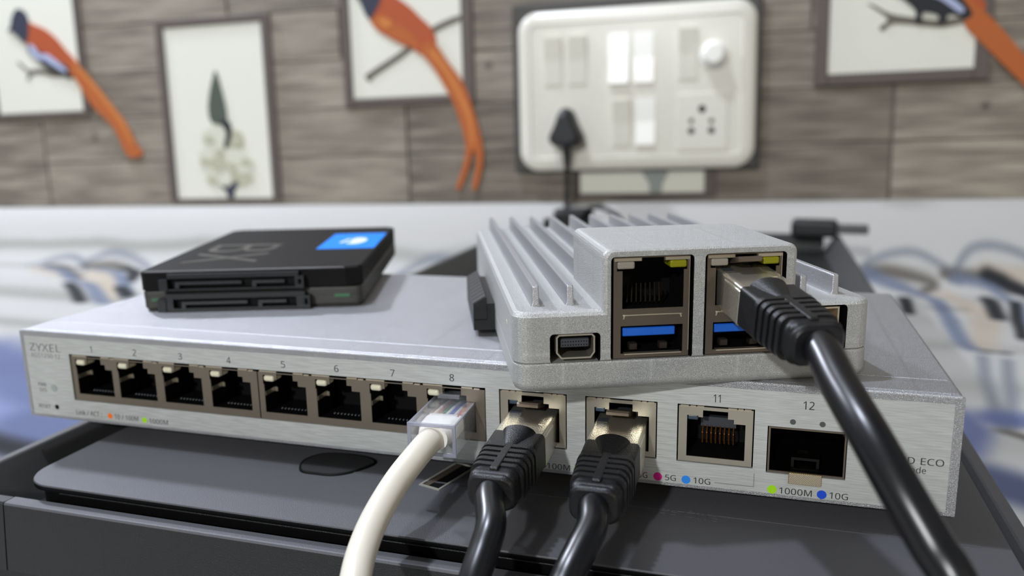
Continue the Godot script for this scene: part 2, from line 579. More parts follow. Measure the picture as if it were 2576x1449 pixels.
func plank_mesh(w: float, h: float) -> ArrayMesh:
	var s := begin()
	var c := 0.9
	var q := [Vector3(0.4, 0.4, -c), Vector3(w - 0.4, 0.4, -c), Vector3(w - 0.4, h - 0.4, -c), Vector3(0.4, h - 0.4, -c)]
	var f := [Vector3(c, c, 0), Vector3(w - c, c, 0), Vector3(w - c, h - c, 0), Vector3(c, h - c, 0)]
	var b := [Vector3(0.4, 0.4, -4), Vector3(w - 0.4, 0.4, -4), Vector3(w - 0.4, h - 0.4, -4), Vector3(0.4, h - 0.4, -4)]
	var put := func(a: Vector3, bb: Vector3, cc: Vector3, d: Vector3) -> void:
		for v in [a, cc, bb, a, d, cc]:
			s.set_uv(Vector2(v.x / w, 1.0 - v.y / h))
			s.set_smooth_group(0xFFFFFFFF)
			s.add_vertex(v * MM)
	put.call(f[0], f[1], f[2], f[3])
	for i in 4:
		var j := (i + 1) % 4
		put.call(q[i], q[j], f[j], f[i])
		put.call(b[i], b[j], q[j], q[i])
	s.generate_normals()
	return s.commit()

func picture(label: String, o: Array, i: Array) -> void:
	var t := thing("framed_picture", label, "picture", WALL, "bird and flower pictures on the plank wall")
	var s := begin()
	box(s, i[0] - 1, i[1] + 1, i[2] - 1, i[3], 0.1, 1.0)
	part("mat_board", s, M.mat_board, t)
	for k in 4:
		s = begin()
		if k == 0: rbox(s, o[0], i[0], o[2], o[3], 0.1, 3.0, 0.8, 2)
		elif k == 1: rbox(s, i[1], o[1], o[2], o[3], 0.1, 3.0, 0.8, 2)
		elif k == 2: rbox(s, i[0], i[1], o[2], i[2], 0.1, 2.9, 0.8, 2)
		elif o[3] - i[3] > 1: rbox(s, i[0], i[1], i[3], o[3], 0.1, 2.9, 0.8, 2)
		else: continue
		part("frame_bar", s, M.frame_wood, t)

func cut(called: String, a: Array, z0: float, z1: float, m: Material, t: Node, sm := true) -> void:
	var s := begin()
	extrude(s, smooth_outline(a) if sm else pv(a), z0, z1)
	part(called, s, m, t)

func bird_left(t: Node) -> void:
	cut("twig", [-653, 164, -650, 165, -638, 156, -622, 156, -600, 152, -585, 151, -586, 146, -604, 146, -620, 150, -634, 150, -640, 144, -643, 146, -640, 152], 1.0, 1.6, M.twig, t)
	cut("body", [-632, 208, -622, 205, -608, 199, -594, 188, -582, 174, -571, 162, -576, 153, -588, 160, -600, 166, -612, 171, -624, 175, -636, 184, -640, 195], 1.0, 2.6, M.rust, t)
	cut("wing", [-635, 184, -626, 180, -612, 172, -598, 164, -584, 157, -573, 151, -580, 143, -596, 150, -612, 156, -624, 166, -634, 175], 1.2, 3.0, M.ink, t)
	cut("wing_bar", [-633, 184, -626, 181, -618, 172, -609, 172, -596, 163, -584, 153, -588, 151, -604, 160, -614, 166, -620, 166, -630, 173], 1.4, 3.2, M.pale_blue, t)
	cut("tail", [-574, 165, -564, 154, -539, 123, -513, 93, -499, 66, -492, 56, -502, 52, -513, 56, -528, 87, -553, 112, -573, 143, -579, 151], 1.0, 4.2, M.orange, t)
	cut("tail_streak", [-566, 152, -541, 121, -517, 90, -505, 68, -502, 69, -512, 92, -536, 124, -562, 154], 4.0, 4.5, M.amber, t)
	cut("head", [-652, 216, -644, 224, -634, 220, -630, 208, -633, 192, -639, 186, -648, 194, -657, 201, -661, 199, -656, 206], 1.2, 3.0, M.slate, t)

func blossom(t: Node) -> void:
	cut("petal", [-411, 79, -396, 84, -378, 80, -374, 68, -384, 60, -404, 60, -414, 66], 1.0, 2.2, M.petal, t)
	cut("petal", [-377, 78, -364, 76, -362, 62, -374, 56, -384, 62], 1.0, 2.5, M.petal_shade, t)
	cut("petal", [-416, 58, -398, 62, -384, 52, -384, 38, -400, 32, -416, 38, -420, 48], 1.0, 2.4, M.petal, t)
	cut("petal", [-384, 56, -366, 58, -352, 46, -354, 34, -370, 32, -384, 42], 1.0, 2.6, M.petal, t)
	cut("petal", [-406, 46, -396, 50, -384, 46, -388, 38, -400, 36], 2.0, 3.0, M.petal_shade, t)
	cut("petal", [-412, 34, -396, 32, -384, 22, -396, 18, -412, 24], 1.0, 2.3, M.petal, t)
	cut("petal", [-380, 34, -366, 32, -352, 26, -366, 18, -380, 20], 1.0, 2.4, M.petal_shade, t)
	for q in [[-404, 70], [-371, 66], [-392, 55], [-360, 44], [-411, 46], [-377, 40], [-404, 26]]:
		cut("petal_fold", [q[0] - 7, q[1], q[0], q[1] + 4, q[0] + 7, q[1] - 1, q[0], q[1] - 5], 2.4, 3.1, M.petal_shade, t)
	cut("leaf", [-389, 142, -384, 123, -380, 100, -381, 87, -389, 85, -400, 89, -402, 104, -398, 122, -393, 135], 1.0, 2.6, M.leaf, t)
	cut("stem", [-388, 88, -378, 88, -375, 74, -382, 60, -386, 62, -382, 76], 1.0, 2.8, M.ink, t)
	cut("stem", [-396, 20, -386, 17, -374, 24, -372, 20, -378, 12, -379, 5, -386, 5, -388, 12], 1.0, 2.6, M.slate, t)

func bird_middle(t: Node) -> void:
	cut("branch", [-213, 128, -206, 133, -170, 152, -136, 173, -107, 182, -107, 177, -134, 167, -168, 146, -203, 127, -208, 122], 1.0, 1.8, M.twig, t)
	cut("body", [-210, 206, -186, 212, -172, 202, -160, 193, -150, 183, -138, 171, -134, 157, -148, 146, -160, 153, -172, 158, -186, 166, -198, 174, -206, 188], 1.2, 3.0, M.rust, t)
	cut("breast", [-200, 186, -188, 186, -176, 178, -160, 168, -150, 152, -160, 155, -176, 162, -190, 170, -200, 178], 1.4, 3.2, M.orange, t)
	cut("tail_streak", [-140, 146, -126, 128, -112, 102, -103, 80, -99, 56, -96, 56, -98, 82, -107, 106, -122, 132, -136, 150], 4.1, 4.6, M.amber, t)
	cut("breast_mark", [-194, 184, -184, 183, -180, 177, -188, 174], 3.0, 3.5, M.amber, t)
	cut("head", [-220, 212, -206, 220, -190, 216, -190, 204, -198, 190, -204, 184, -209, 190, -214, 202], 1.4, 3.3, M.slate, t)
	cut("tail", [-150, 150, -137, 132, -120, 103, -111, 79, -105.5, 53, -110, 32, -117, 13, -113, 12, -103, 34, -99, 48, -96, 48, -95, 36, -100, 13, -95.5, 12, -88.5, 38, -89, 60, -97, 91, -105, 114, -122, 138, -137, 158], 1.0, 4.3, M.orange, t)

func bird_right(t: Node) -> void:
	cut("twig", [266, 166, 272, 164, 284, 157, 300, 153, 322, 149, 344, 150, 344, 146, 324, 143, 300, 147, 286, 148, 279, 143, 276, 146, 282, 153], 1.0, 1.8, M.twig, t)
	cut("wing", [284, 178, 294, 168, 304, 158, 304, 148, 309, 148, 310, 156, 322, 153, 322, 146, 328, 147, 330, 153, 340, 150, 352, 142, 350, 150, 345, 160, 332, 172, 316, 184], 1.2, 3.2, M.ink, t)
	cut("wing_bar", [306, 172, 322, 166, 338, 154, 341, 157, 330, 167, 312, 178], 1.4, 3.4, M.pale_blue, t)
	cut("body", [316, 186, 332, 176, 346, 162, 352, 152, 358, 158, 350, 170, 336, 186], 1.4, 3.5, M.rust, t)
	cut("tail", [338, 168, 350, 160, 367, 143, 391, 114, 420, 80, 432, 60, 424, 52, 405, 76, 377, 106, 356, 128, 342, 145, 348, 152], 1.0, 4.2, M.orange, t)

func switchboard() -> void:
	var t := thing("switchboard", "cream electrical switchboard with rocker switches, round knob and a three-hole socket", "switchboard", WALL)
	var s := begin()
	rbox(s, -53, 178, 27, 186, 3.1, 9, 1.5, 2)
	part("back_box", s, M.back_box, t)
	s = begin()
	loft(s, [rrz(-46, 174, 28, 177, 19, 0, 9, 8), rrz(-46, 174, 28, 177, 19, 0, 12, 8), rrz(-46, 174, 28, 177, 19, 1.4, 14.5, 8), rrz(-46, 174, 28, 177, 19, 5, 16.5, 8)], true, false)
	loft(s, [rrz(-46, 174, 28, 177, 19, 5, 16.5, 8), rrz(-46, 174, 28, 177, 19, 12, 17.2, 8), rrz(-46, 174, 28, 177, 19, 13, 16.0, 8)], false, true, false)
	part("cover_plate", s, M.panel_white, t)
	for d in [[-20, -3, 108, 153, 0], [3.5, 20.5, 108, 153, 0], [42, 60, 107, 153, 1], [64.5, 83, 107, 153, 2], [105.5, 122, 108, 154, 0], [45, 62, 50, 93, 0], [66.5, 84.5, 50, 94, 2]]:
		s = begin()
		var a := 1.0 if d[4] else 4.0
		var b := [1.2, 5.0, 2.6][d[4]] as float
		var z := 16.0
		extrude_x(s, [Vector2(z - 0.5, d[2]), Vector2(z + b, d[2] + 0.6), Vector2(z + lerpf(b, a, 0.5) - 0.6, (d[2] + d[3]) / 2.0), Vector2(z + a, d[3] - 0.6), Vector2(z - 0.5, d[3])], d[0], d[1])
		part("rocker_switch", s, M.panel_light if d[4] else M.panel_white, t)  # tilted rockers take a lighter cream, as if catching the light
	s = begin()
	loft(s, [circ(13, 16, 28, 137, 129), circ(12.6, 19, 28, 137, 129), circ(10.5, 20, 28, 137, 129), circ(9.5, 28, 28, 137, 129), circ(7.5, 30, 28, 137, 129)], false, true)
	part("regulator_knob", s, M.panel_light, t)
	s = begin()
	rbox(s, 104, 150, 44, 96, 15.5, 17.2, 0.8, 2)
	part("socket_face", s, M.panel_white, t)
	for h in [[127, 81.5, 3.4], [117.5, 62, 3.0], [135.5, 62, 3.0], [117.5, 71, 2.2], [135.5, 70.5, 2.2]]:
		s = begin()
		cyl(s, h[0], h[1], 16.9, 17.35, h[2], 16)
		part("socket_hole", s, M.black_hole, t)
	# plug pushed into the lower left socket
	var p := thing("power_plug", "black three-pin power plug pushed into the switchboard, its cord hanging straight down", "plug", WALL)
	s = begin()
	var sil := smooth_outline([3, 86.5, 8, 84, 11, 78, 14, 70, 18.5, 61, 18.5, 55.5, 13, 51.5, 3, 49.5, -7, 51.5, -12.5, 55.5, -12.5, 61, -8, 70, -5, 78, -2, 84], 4)
	var rings := []
	for d in [[17.0, 0.86], [19.0, 1.0], [34.0, 1.0], [39.0, 0.9], [41.5, 0.7]]:
		var o := PackedVector3Array()
		for q in sil:
			var e: Vector2 = Vector2(3, 64) + (q - Vector2(3, 64)) * d[1]
			o.append(Vector3(e.x, e.y, d[0]))
		o.reverse()
		rings.append(o)
	if not Geometry2D.is_polygon_clockwise(sil):
		for o in rings: o.reverse()
	loft(s, rings, true, true)
	part("plug_body", s, M.rubber, p)
	s = begin()
	tube(s, PackedVector3Array([Vector3(3, 51, 29), Vector3(3, 44, 29), Vector3(3.2, 38, 29), Vector3(3.3, 32, 29)]), 4.6, 16, 3.1)
	part("strain_relief", s, M.rubber, p)
	s = begin()
	tube(s, spline([Vector3(3.3, 33, 29), Vector3(3.2, 10, 29), Vector3(3, -6, 31), Vector3(9, -17, 42), Vector3(18, -19, 60), Vector3(26, -14.5, 82), Vector3(33, -13.5, 100)]), 2.9, 14)
	part("cord", s, M.cord_black, p)

func extrude_x(s: SurfaceTool, prof: Array, x0: float, x1: float) -> void:
	# profile of (z, y) swept along x
	var n := prof.size()
	var c := Vector2.ZERO
	for q in prof: c += q / n
	for i in n:
		var a: Vector2 = prof[i]
		var b: Vector2 = prof[(i + 1) % n]
		quad(s, Vector3(x1, a.y, a.x), Vector3(x1, b.y, b.x), Vector3(x0, b.y, b.x), Vector3(x0, a.y, a.x))
		tri(s, Vector3(x1, c.y, c.x), Vector3(x1, b.y, b.x), Vector3(x1, a.y, a.x))
		tri(s, Vector3(x0, c.y, c.x), Vector3(x0, a.y, a.x), Vector3(x0, b.y, b.x))

# ------------------------------------------------------------------ bedding
func cloth_y(x: float, z: float) -> float:
	var t := clampf((-515.0 - z) / 85.0, 0.0, 1.0)
	var fold := sin(z * 0.085 + 0.4 * sin(x * 0.006)) * 1.6 + sin(z * 0.037 + x * 0.004) * 1.2
	var keep := 1.0 - smoothstep(-40.0, 0.0, x) * (1.0 - smoothstep(270.0, 310.0, x)) * (1.0 - smoothstep(-505.0, -540.0, z))
	return -61.5 + t * t * (3.0 - 2.0 * t) * (66.0 + 0.0156 * (x - 27.0)) + fold * keep * (1.0 - smoothstep(-575.0, -600.0, z))

func stroke(im: Image, pts: Array, r: float, soft: float, c: Color) -> void:
	# (x, z) in mm on the cloth
	var p := PackedVector2Array()
	var raw := pv(pts)
	for i in raw.size() - 1:
		for k in 5:
			p.append(raw[i].cubic_interpolate(raw[i + 1], raw[maxi(i - 1, 0)], raw[mini(i + 2, raw.size() - 1)], k / 5.0))
	p.append(raw[-1])
	var lo := Vector2(1e9, 1e9)
	var hi := -lo
	for q in p:
		lo = lo.min(q)
		hi = hi.max(q)
	var k := 1.6
	for py in range(maxi(0, int((lo.y - r - soft + 620) / k)), mini(im.get_height(), int((hi.y + r + soft + 620) / k) + 1)):
		for px in range(maxi(0, int((lo.x - r - soft + 800) / k)), mini(im.get_width(), int((hi.x + r + soft + 800) / k) + 1)):
			var q := Vector2(px * k - 800, py * k - 620)
			var d := q.distance_to(p[0])
			for i in p.size() - 1:
				d = minf(d, q.distance_to(Geometry2D.get_closest_point_to_segment(q, p[i], p[i + 1])))
			var a := 1.0 - smoothstep(r - soft, r + soft, d)
			if a > 0.0:
				im.set_pixel(px, py, im.get_pixel(px, py).lerp(c, a * c.a))

func make_bedding() -> void:
	var im := Image.create(1000, 588, false, Image.FORMAT_RGB8)
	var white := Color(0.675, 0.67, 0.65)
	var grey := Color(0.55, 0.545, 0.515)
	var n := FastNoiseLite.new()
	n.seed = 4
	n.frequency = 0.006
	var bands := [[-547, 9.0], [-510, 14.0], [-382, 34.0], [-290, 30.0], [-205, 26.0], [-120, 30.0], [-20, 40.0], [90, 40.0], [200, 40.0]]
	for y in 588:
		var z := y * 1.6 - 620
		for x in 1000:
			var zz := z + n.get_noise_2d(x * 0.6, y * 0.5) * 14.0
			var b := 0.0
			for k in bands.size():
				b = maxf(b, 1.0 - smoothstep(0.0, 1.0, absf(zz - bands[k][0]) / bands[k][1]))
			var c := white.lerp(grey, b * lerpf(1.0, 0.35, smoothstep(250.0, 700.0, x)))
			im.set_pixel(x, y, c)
	# soft grey stripes across the cloth: (z, half width)
	var arc := Color(0.42, 0.44, 0.47, 0.75)
	var brown := Color(0.30, 0.28, 0.25, 0.85)
	var blue := Color(0.36, 0.40, 0.48, 0.85)
	var black := Color(0.06, 0.065, 0.075, 0.95)
	var tan := Color(0.66, 0.61, 0.54, 0.8)
	var sea := Color(0.31, 0.35, 0.50, 0.85)
	# printed pairs of leaping shapes, repeated along the cloth
	for o in [[0, 0], [358, 0], [-798, 0], [788, 0]]:
		var dx: float = o[0]
		if o[0] == 0:
			stroke(im, [-530, -500, -480, -480, -420, -450, -370, -410], 10.9, 7.2, tan)
			stroke(im, [-456, -495, -420, -475, -370, -420, -340, -390], 11.6, 7.2, tan)
			stroke(im, [-566, -520, -545, -533, -520, -537, -495, -526, -470, -500], 3.4, 3.2, arc)
			stroke(im, [-500, -531, -475, -543, -445, -540, -412, -526, -390, -505], 3.4, 3.2, arc)
			stroke(im, [-540, -520, -515, -516, -480, -488, -455, -470], 6.1, 5.6, brown)
			stroke(im, [-492, -524, -455, -526, -418, -508, -395, -480], 6.8, 5.6, brown)
			stroke(im, [-440, -522, -412, -505, -380, -455], 5.4, 4.8, black)
			stroke(im, [-534, -510, -490, -490, -450, -458, -391, -417, -330, -368], 6.1, 4.8, blue)
			stroke(im, [-468, -512, -430, -496, -400, -470, -350, -415, -330, -395], 6.1, 4.8, blue)
			stroke(im, [-424, -424, -395, -402, -353, -366], 4.8, 4.0, black)
			stroke(im, [-358, -418, -330, -396], 5.4, 4.0, black)
		elif o[0] == 358:
			stroke(im, [-134, -522, -112, -540, -92, -546, -66, -541, -48, -528], 3.4, 3.2, arc)
			stroke(im, [-112, -524, -96, -524, -84, -512], 5.4, 4.8, brown)
			stroke(im, [-122, -524, -104, -515, -88, -496], 4.8, 4.0, blue)
			stroke(im, [-92, -530, -66, -528], 5.4, 4.8, tan)
	# the pair to the right of the devices
	stroke(im, [352, -520, 366, -470, 358, -430, 344, -380], 8.8, 6.4, tan)
	stroke(im, [310, -540, 336, -520], 6.1, 5.6, tan)
	stroke(im, [384, -545, 420, -540], 5.4, 4.0, tan)
	stroke(im, [284, -538, 300, -551, 331, -556, 356, -546, 364, -536], 2.4, 2.4, arc)
	stroke(im, [358, -538, 372, -556, 391, -560, 416, -554, 440, -540], 2.7, 2.4, arc)
	stroke(im, [296, -543, 316, -543, 344, -536, 338, -528], 4.1, 4.0, brown)
	stroke(im, [354, -543, 378, -542, 396, -540], 3.4, 3.2, brown)
	stroke(im, [386, -541, 408, -530, 424, -510], 6.1, 4.0, black)
	stroke(im, [296, -541, 326, -527, 340, -503, 342, -460, 338, -428, 338, -367], 5.4, 4.0, blue)
	stroke(im, [362, -540, 386, -534, 394, -518, 396, -490, 384, -440], 4.1, 4.0, blue)
	stroke(im, [319, -509, 317, -470], 4.1, 3.2, black)
	stroke(im, [380, -515, 376, -466], 5.4, 4.0, black)
	stroke(im, [397, -508, 386, -460, 376, -412], 3.4, 3.2, black)
	stroke(im, [344, -364], 4.1, 4.0, black)
	stroke(im, [353, -362], 4.1, 3.2, black)
	stroke(im, [338, -350, 328, -290, 322, -240], 3.4, 3.2, arc)
	stroke(im, [350, -345, 338, -290, 326, -240], 3.4, 3.2, arc)
	stroke(im, [300, -262, 308, -235, 298, -200], 8.2, 6.4, sea)
	stroke(im, [322, -252, 350, -250, 400, -240], 9.5, 7.2, sea)
	stroke(im, [322, -232, 332, -216, 350, -200], 4.8, 4.8, brown)
	stroke(im, [286, -176, 310, -160, 340, -130], 17.7, 9.6, Color(0.22, 0.25, 0.36, 0.9))
	# blue water at the left
	stroke(im, [-300, -215, -230, -190, -180, -150, -120, -118], 34, 20, sea)
	stroke(im, [-250, -150, -180, -120], 20, 14, Color(0.50, 0.54, 0.70, 0.8))
	stroke(im, [-150, -98, -120, -94], 7, 6, black)
	im.generate_mipmaps()
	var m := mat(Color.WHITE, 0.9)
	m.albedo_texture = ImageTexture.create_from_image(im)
	var s := SurfaceTool.new()
	s.begin(Mesh.PRIMITIVE_TRIANGLES)
	var xs := []
	var zs := []
	for i in 101: xs.append(-800 + i * 16.0)
	for i in 76: zs.append(-601 + i * (921.0 / 75))
	for j in zs.size():
		for i in xs.size():
			s.set_uv(Vector2((xs[i] + 800) / 1600.0, (zs[j] + 620) / 940.8))
			s.set_smooth_group(1)
			s.add_vertex(Vector3(xs[i], cloth_y(xs[i], zs[j]), zs[j] - 0.0336 * (xs[i] - 27) * clampf((-400 - zs[j]) / 200.0, 0, 1)) * MM)
	var w := xs.size()
	for j in zs.size() - 1:
		for i in w - 1:
			var a := j * w + i
			for v in [a, a + 1, a + w, a + 1, a + w + 1, a + w]:
				s.add_index(v)
	s.generate_normals()
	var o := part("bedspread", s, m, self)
	o.set_meta("label", "white bedspread printed with blue, black and brown leaping shapes, spread before the wall")
	o.set_meta("category", "bedspread")
	s = begin()
	rbox(s, -780, 780, -300, -66, -560, 315, 20, 3)
	var t := thing("mattress", "thick pale mattress lying under the printed bedspread", "mattress")
	part("mattress_core", s, M.plaster, t)
	s = begin()
	rbox(s, -790, 790, -598, -301, -560, 320, 8, 2)
	var bd := thing("bed_base", "plain box base of the bed under the pale mattress", "bed")
	part("base_box", s, M.floor, bd)

# ------------------------------------------------------------------ black computer case under everything
func make_case() -> void:
	var t := thing("computer_case", "large black plastic computer case lying flat under the silver network switch", "computer case")
	# main body with a shallow tray in its top
	var s := begin()
	box(s, -2, 269, -60, -26, -508, 31)
	box(s, 1.2, 265.6, -26, -22, -504, 29.5)
	part("body", s, M.case_dark, t)
	for side in 2:
		s = begin()
		var pr := [Vector2(-2, -26), Vector2(-2, -9.6), Vector2(-1.4, -9), Vector2(1.0, -9), Vector2(1.5, -9.4), Vector2(9.5, -22), Vector2(9.5, -26)] if side == 0 else [Vector2(257.5, -26), Vector2(257.5, -22), Vector2(265.4, -9.4), Vector2(265.9, -9), Vector2(268.5, -9), Vector2(269, -9.6), Vector2(269, -26)]
		sweep_z(s, pr, -508, 30 if side == 0 else 33)
		part("side_rim", s, M.case_rim, t)
	s = begin()
	box(s, 9.6, 257.4, -22, -9, -508, -504)
	part("rear_rim", s, M.case_rim, t)
	# front bezel: flat ledge with a face that leans out a little
	for seg in [[-2.0, 25.1], [25.5, 269.0]]:  # split at the corner seam
		s = begin()
		sweep_x(s, [Vector2(29.9, -14), Vector2(29.9, -9.1), Vector2(30.1, -9), Vector2(33.0, -9), Vector2(33.5, -9.5), Vector2(35.2, -27), Vector2(34.6, -27.6), Vector2(31.1, -27.6), Vector2(31.1, -22)], seg[0], seg[1])
		part("front_bezel", s, M.case_bezel, t)
	s = begin()
	sweep_x(s, [Vector2(30.0, -9.2), Vector2(30.0, -8.93), Vector2(32.9, -8.93), Vector2(33.3, -9.05), Vector2(33.56, -9.5), Vector2(33.4, -9.9)], 25.5, 268.8)
	part("lit_bezel_ledge", s, M.case_black, t)  # paler strip over the bezel, standing for the highlight along its ledge
	# raised lid with a thin overhanging lip
	s = begin(Transform3D(PLAN, Vector3.ZERO))
	var rings := []
	for q in [[0.05, -5.35], [0.0, -5.3], [0.25, -5.0]]:
		rings.append(rrz(25.3, 261, -29.4, 106, 10, q[0], q[1], 8))
	loft(s, rings, true, true)
	var lid := part("lid", s, M.case_black, t)
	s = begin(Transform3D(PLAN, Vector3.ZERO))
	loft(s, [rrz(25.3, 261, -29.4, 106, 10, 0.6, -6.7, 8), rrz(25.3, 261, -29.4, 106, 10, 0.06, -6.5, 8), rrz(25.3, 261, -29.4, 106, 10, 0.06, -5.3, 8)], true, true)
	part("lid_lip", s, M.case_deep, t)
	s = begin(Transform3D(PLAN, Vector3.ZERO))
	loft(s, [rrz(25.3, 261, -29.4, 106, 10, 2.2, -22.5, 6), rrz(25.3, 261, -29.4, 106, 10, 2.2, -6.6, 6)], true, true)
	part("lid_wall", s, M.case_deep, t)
	# bead under the lip
	s = begin()
	tube(s, PackedVector3Array([Vector3(38, -7.6, 27.6), Vector3(250, -7.6, 27.6)]), 0.35, 8)
	part("bead", s, M.case_dark, t)
	# raised pad with a black groove round it
	var outline := smooth_outline([92.5, 1.2, 96, 6.6, 106, 7.6, 111.8, 4.6, 109.0, -1.5, 104.8, -4.9, 100, -5.4, 95, -4.7], 5)
	s = begin(Transform3D(PLAN, Vector3.ZERO))
	extrude(s, outline, -5.0, -4.55)
	part("shaded_pad", s, M.pad, lid)  # coloured darker than the lid for the shadow lying over it
	s = begin()
	var ring := PackedVector3Array()
	for q in outline: ring.append(Vector3(q.x, -4.85, -q.y))
	ring = flip_z(ring, 0.0)
	ring.append(ring[0])
	tube(s, ring, 0.42, 8)
	part("pad_edge", s, M.groove, lid)
	# silver-edged slot
	var sb := Transform3D(Basis(Vector3.UP, -0.28) * PLAN, Vector3(133.8, 0, -2.3))
	s = begin(sb)
	gplate(s, [-3.2, 3.2, -8, 8], [[-2.6, 2.6, -7.4, 7.4]], -5.2, -4.75)
	part("slot_rim", s, M.silver_trim, lid, "silver rim")
	s = begin(sb)
	box(s, -2.6, 2.6, -7.4, 7.4, -5.3, -4.96)
	part("slot_floor", s, M.groove, lid)
	s = begin(sb)
	box(s, -2.2, -0.6, -7.2, 7.2, -5.0, -4.8)
	part("slot_bar", s, M.nickel_dull, lid)
	text("ee One", 195, -4.99, 2.6, 13.5, 3.4, M.case_black, lid, 0, Basis(Vector3(0.996, 0, 0.09), Vector3(0.09, 0, -0.996), Vector3(0, 1, 0)), "embossed_lettering", 0.22)
	s = begin(Transform3D(PLAN, Vector3.ZERO))
	box(s, 40, 255, -2.2, -1.8, -5.0, -4.85)
	part("ridge", s, M.case_black, lid)

func flip_z(a: PackedVector3Array, _k: float) -> PackedVector3Array:
	# outline was given in (x, back); world z runs forward
	var o := PackedVector3Array()
	for q in a: o.append(Vector3(q.x, q.y, q.z))
	return o

func sweep_z(s: SurfaceTool, prof: Array, z0: float, z1: float) -> void:
	var p := PackedVector2Array(prof)
	X = X * Transform3D.IDENTITY
	extrude(s, p, z0, z1)

func sweep_x(s: SurfaceTool, prof: Array, x0: float, x1: float) -> void:
	# profile of (z, y)
	var keep := X
	X = X * Transform3D(Basis(Vector3(0, 0, 1), Vector3(0, 1, 0), Vector3(-1, 0, 0)), Vector3.ZERO)
	extrude(s, PackedVector2Array(prof), -x1, -x0)
	X = keep

# ------------------------------------------------------------------ network switch
func jack_liner(t: Node, x0: float, x1: float, y0: float, y1: float, m: Material, deep := 12.0) -> Node:
	var s := begin()
	liner(s, x0 - 0.2, x1 + 0.2, y0 - 0.2, y1 + 0.2, -deep, -0.75)
	return part("socket_cavity", s, m, t)

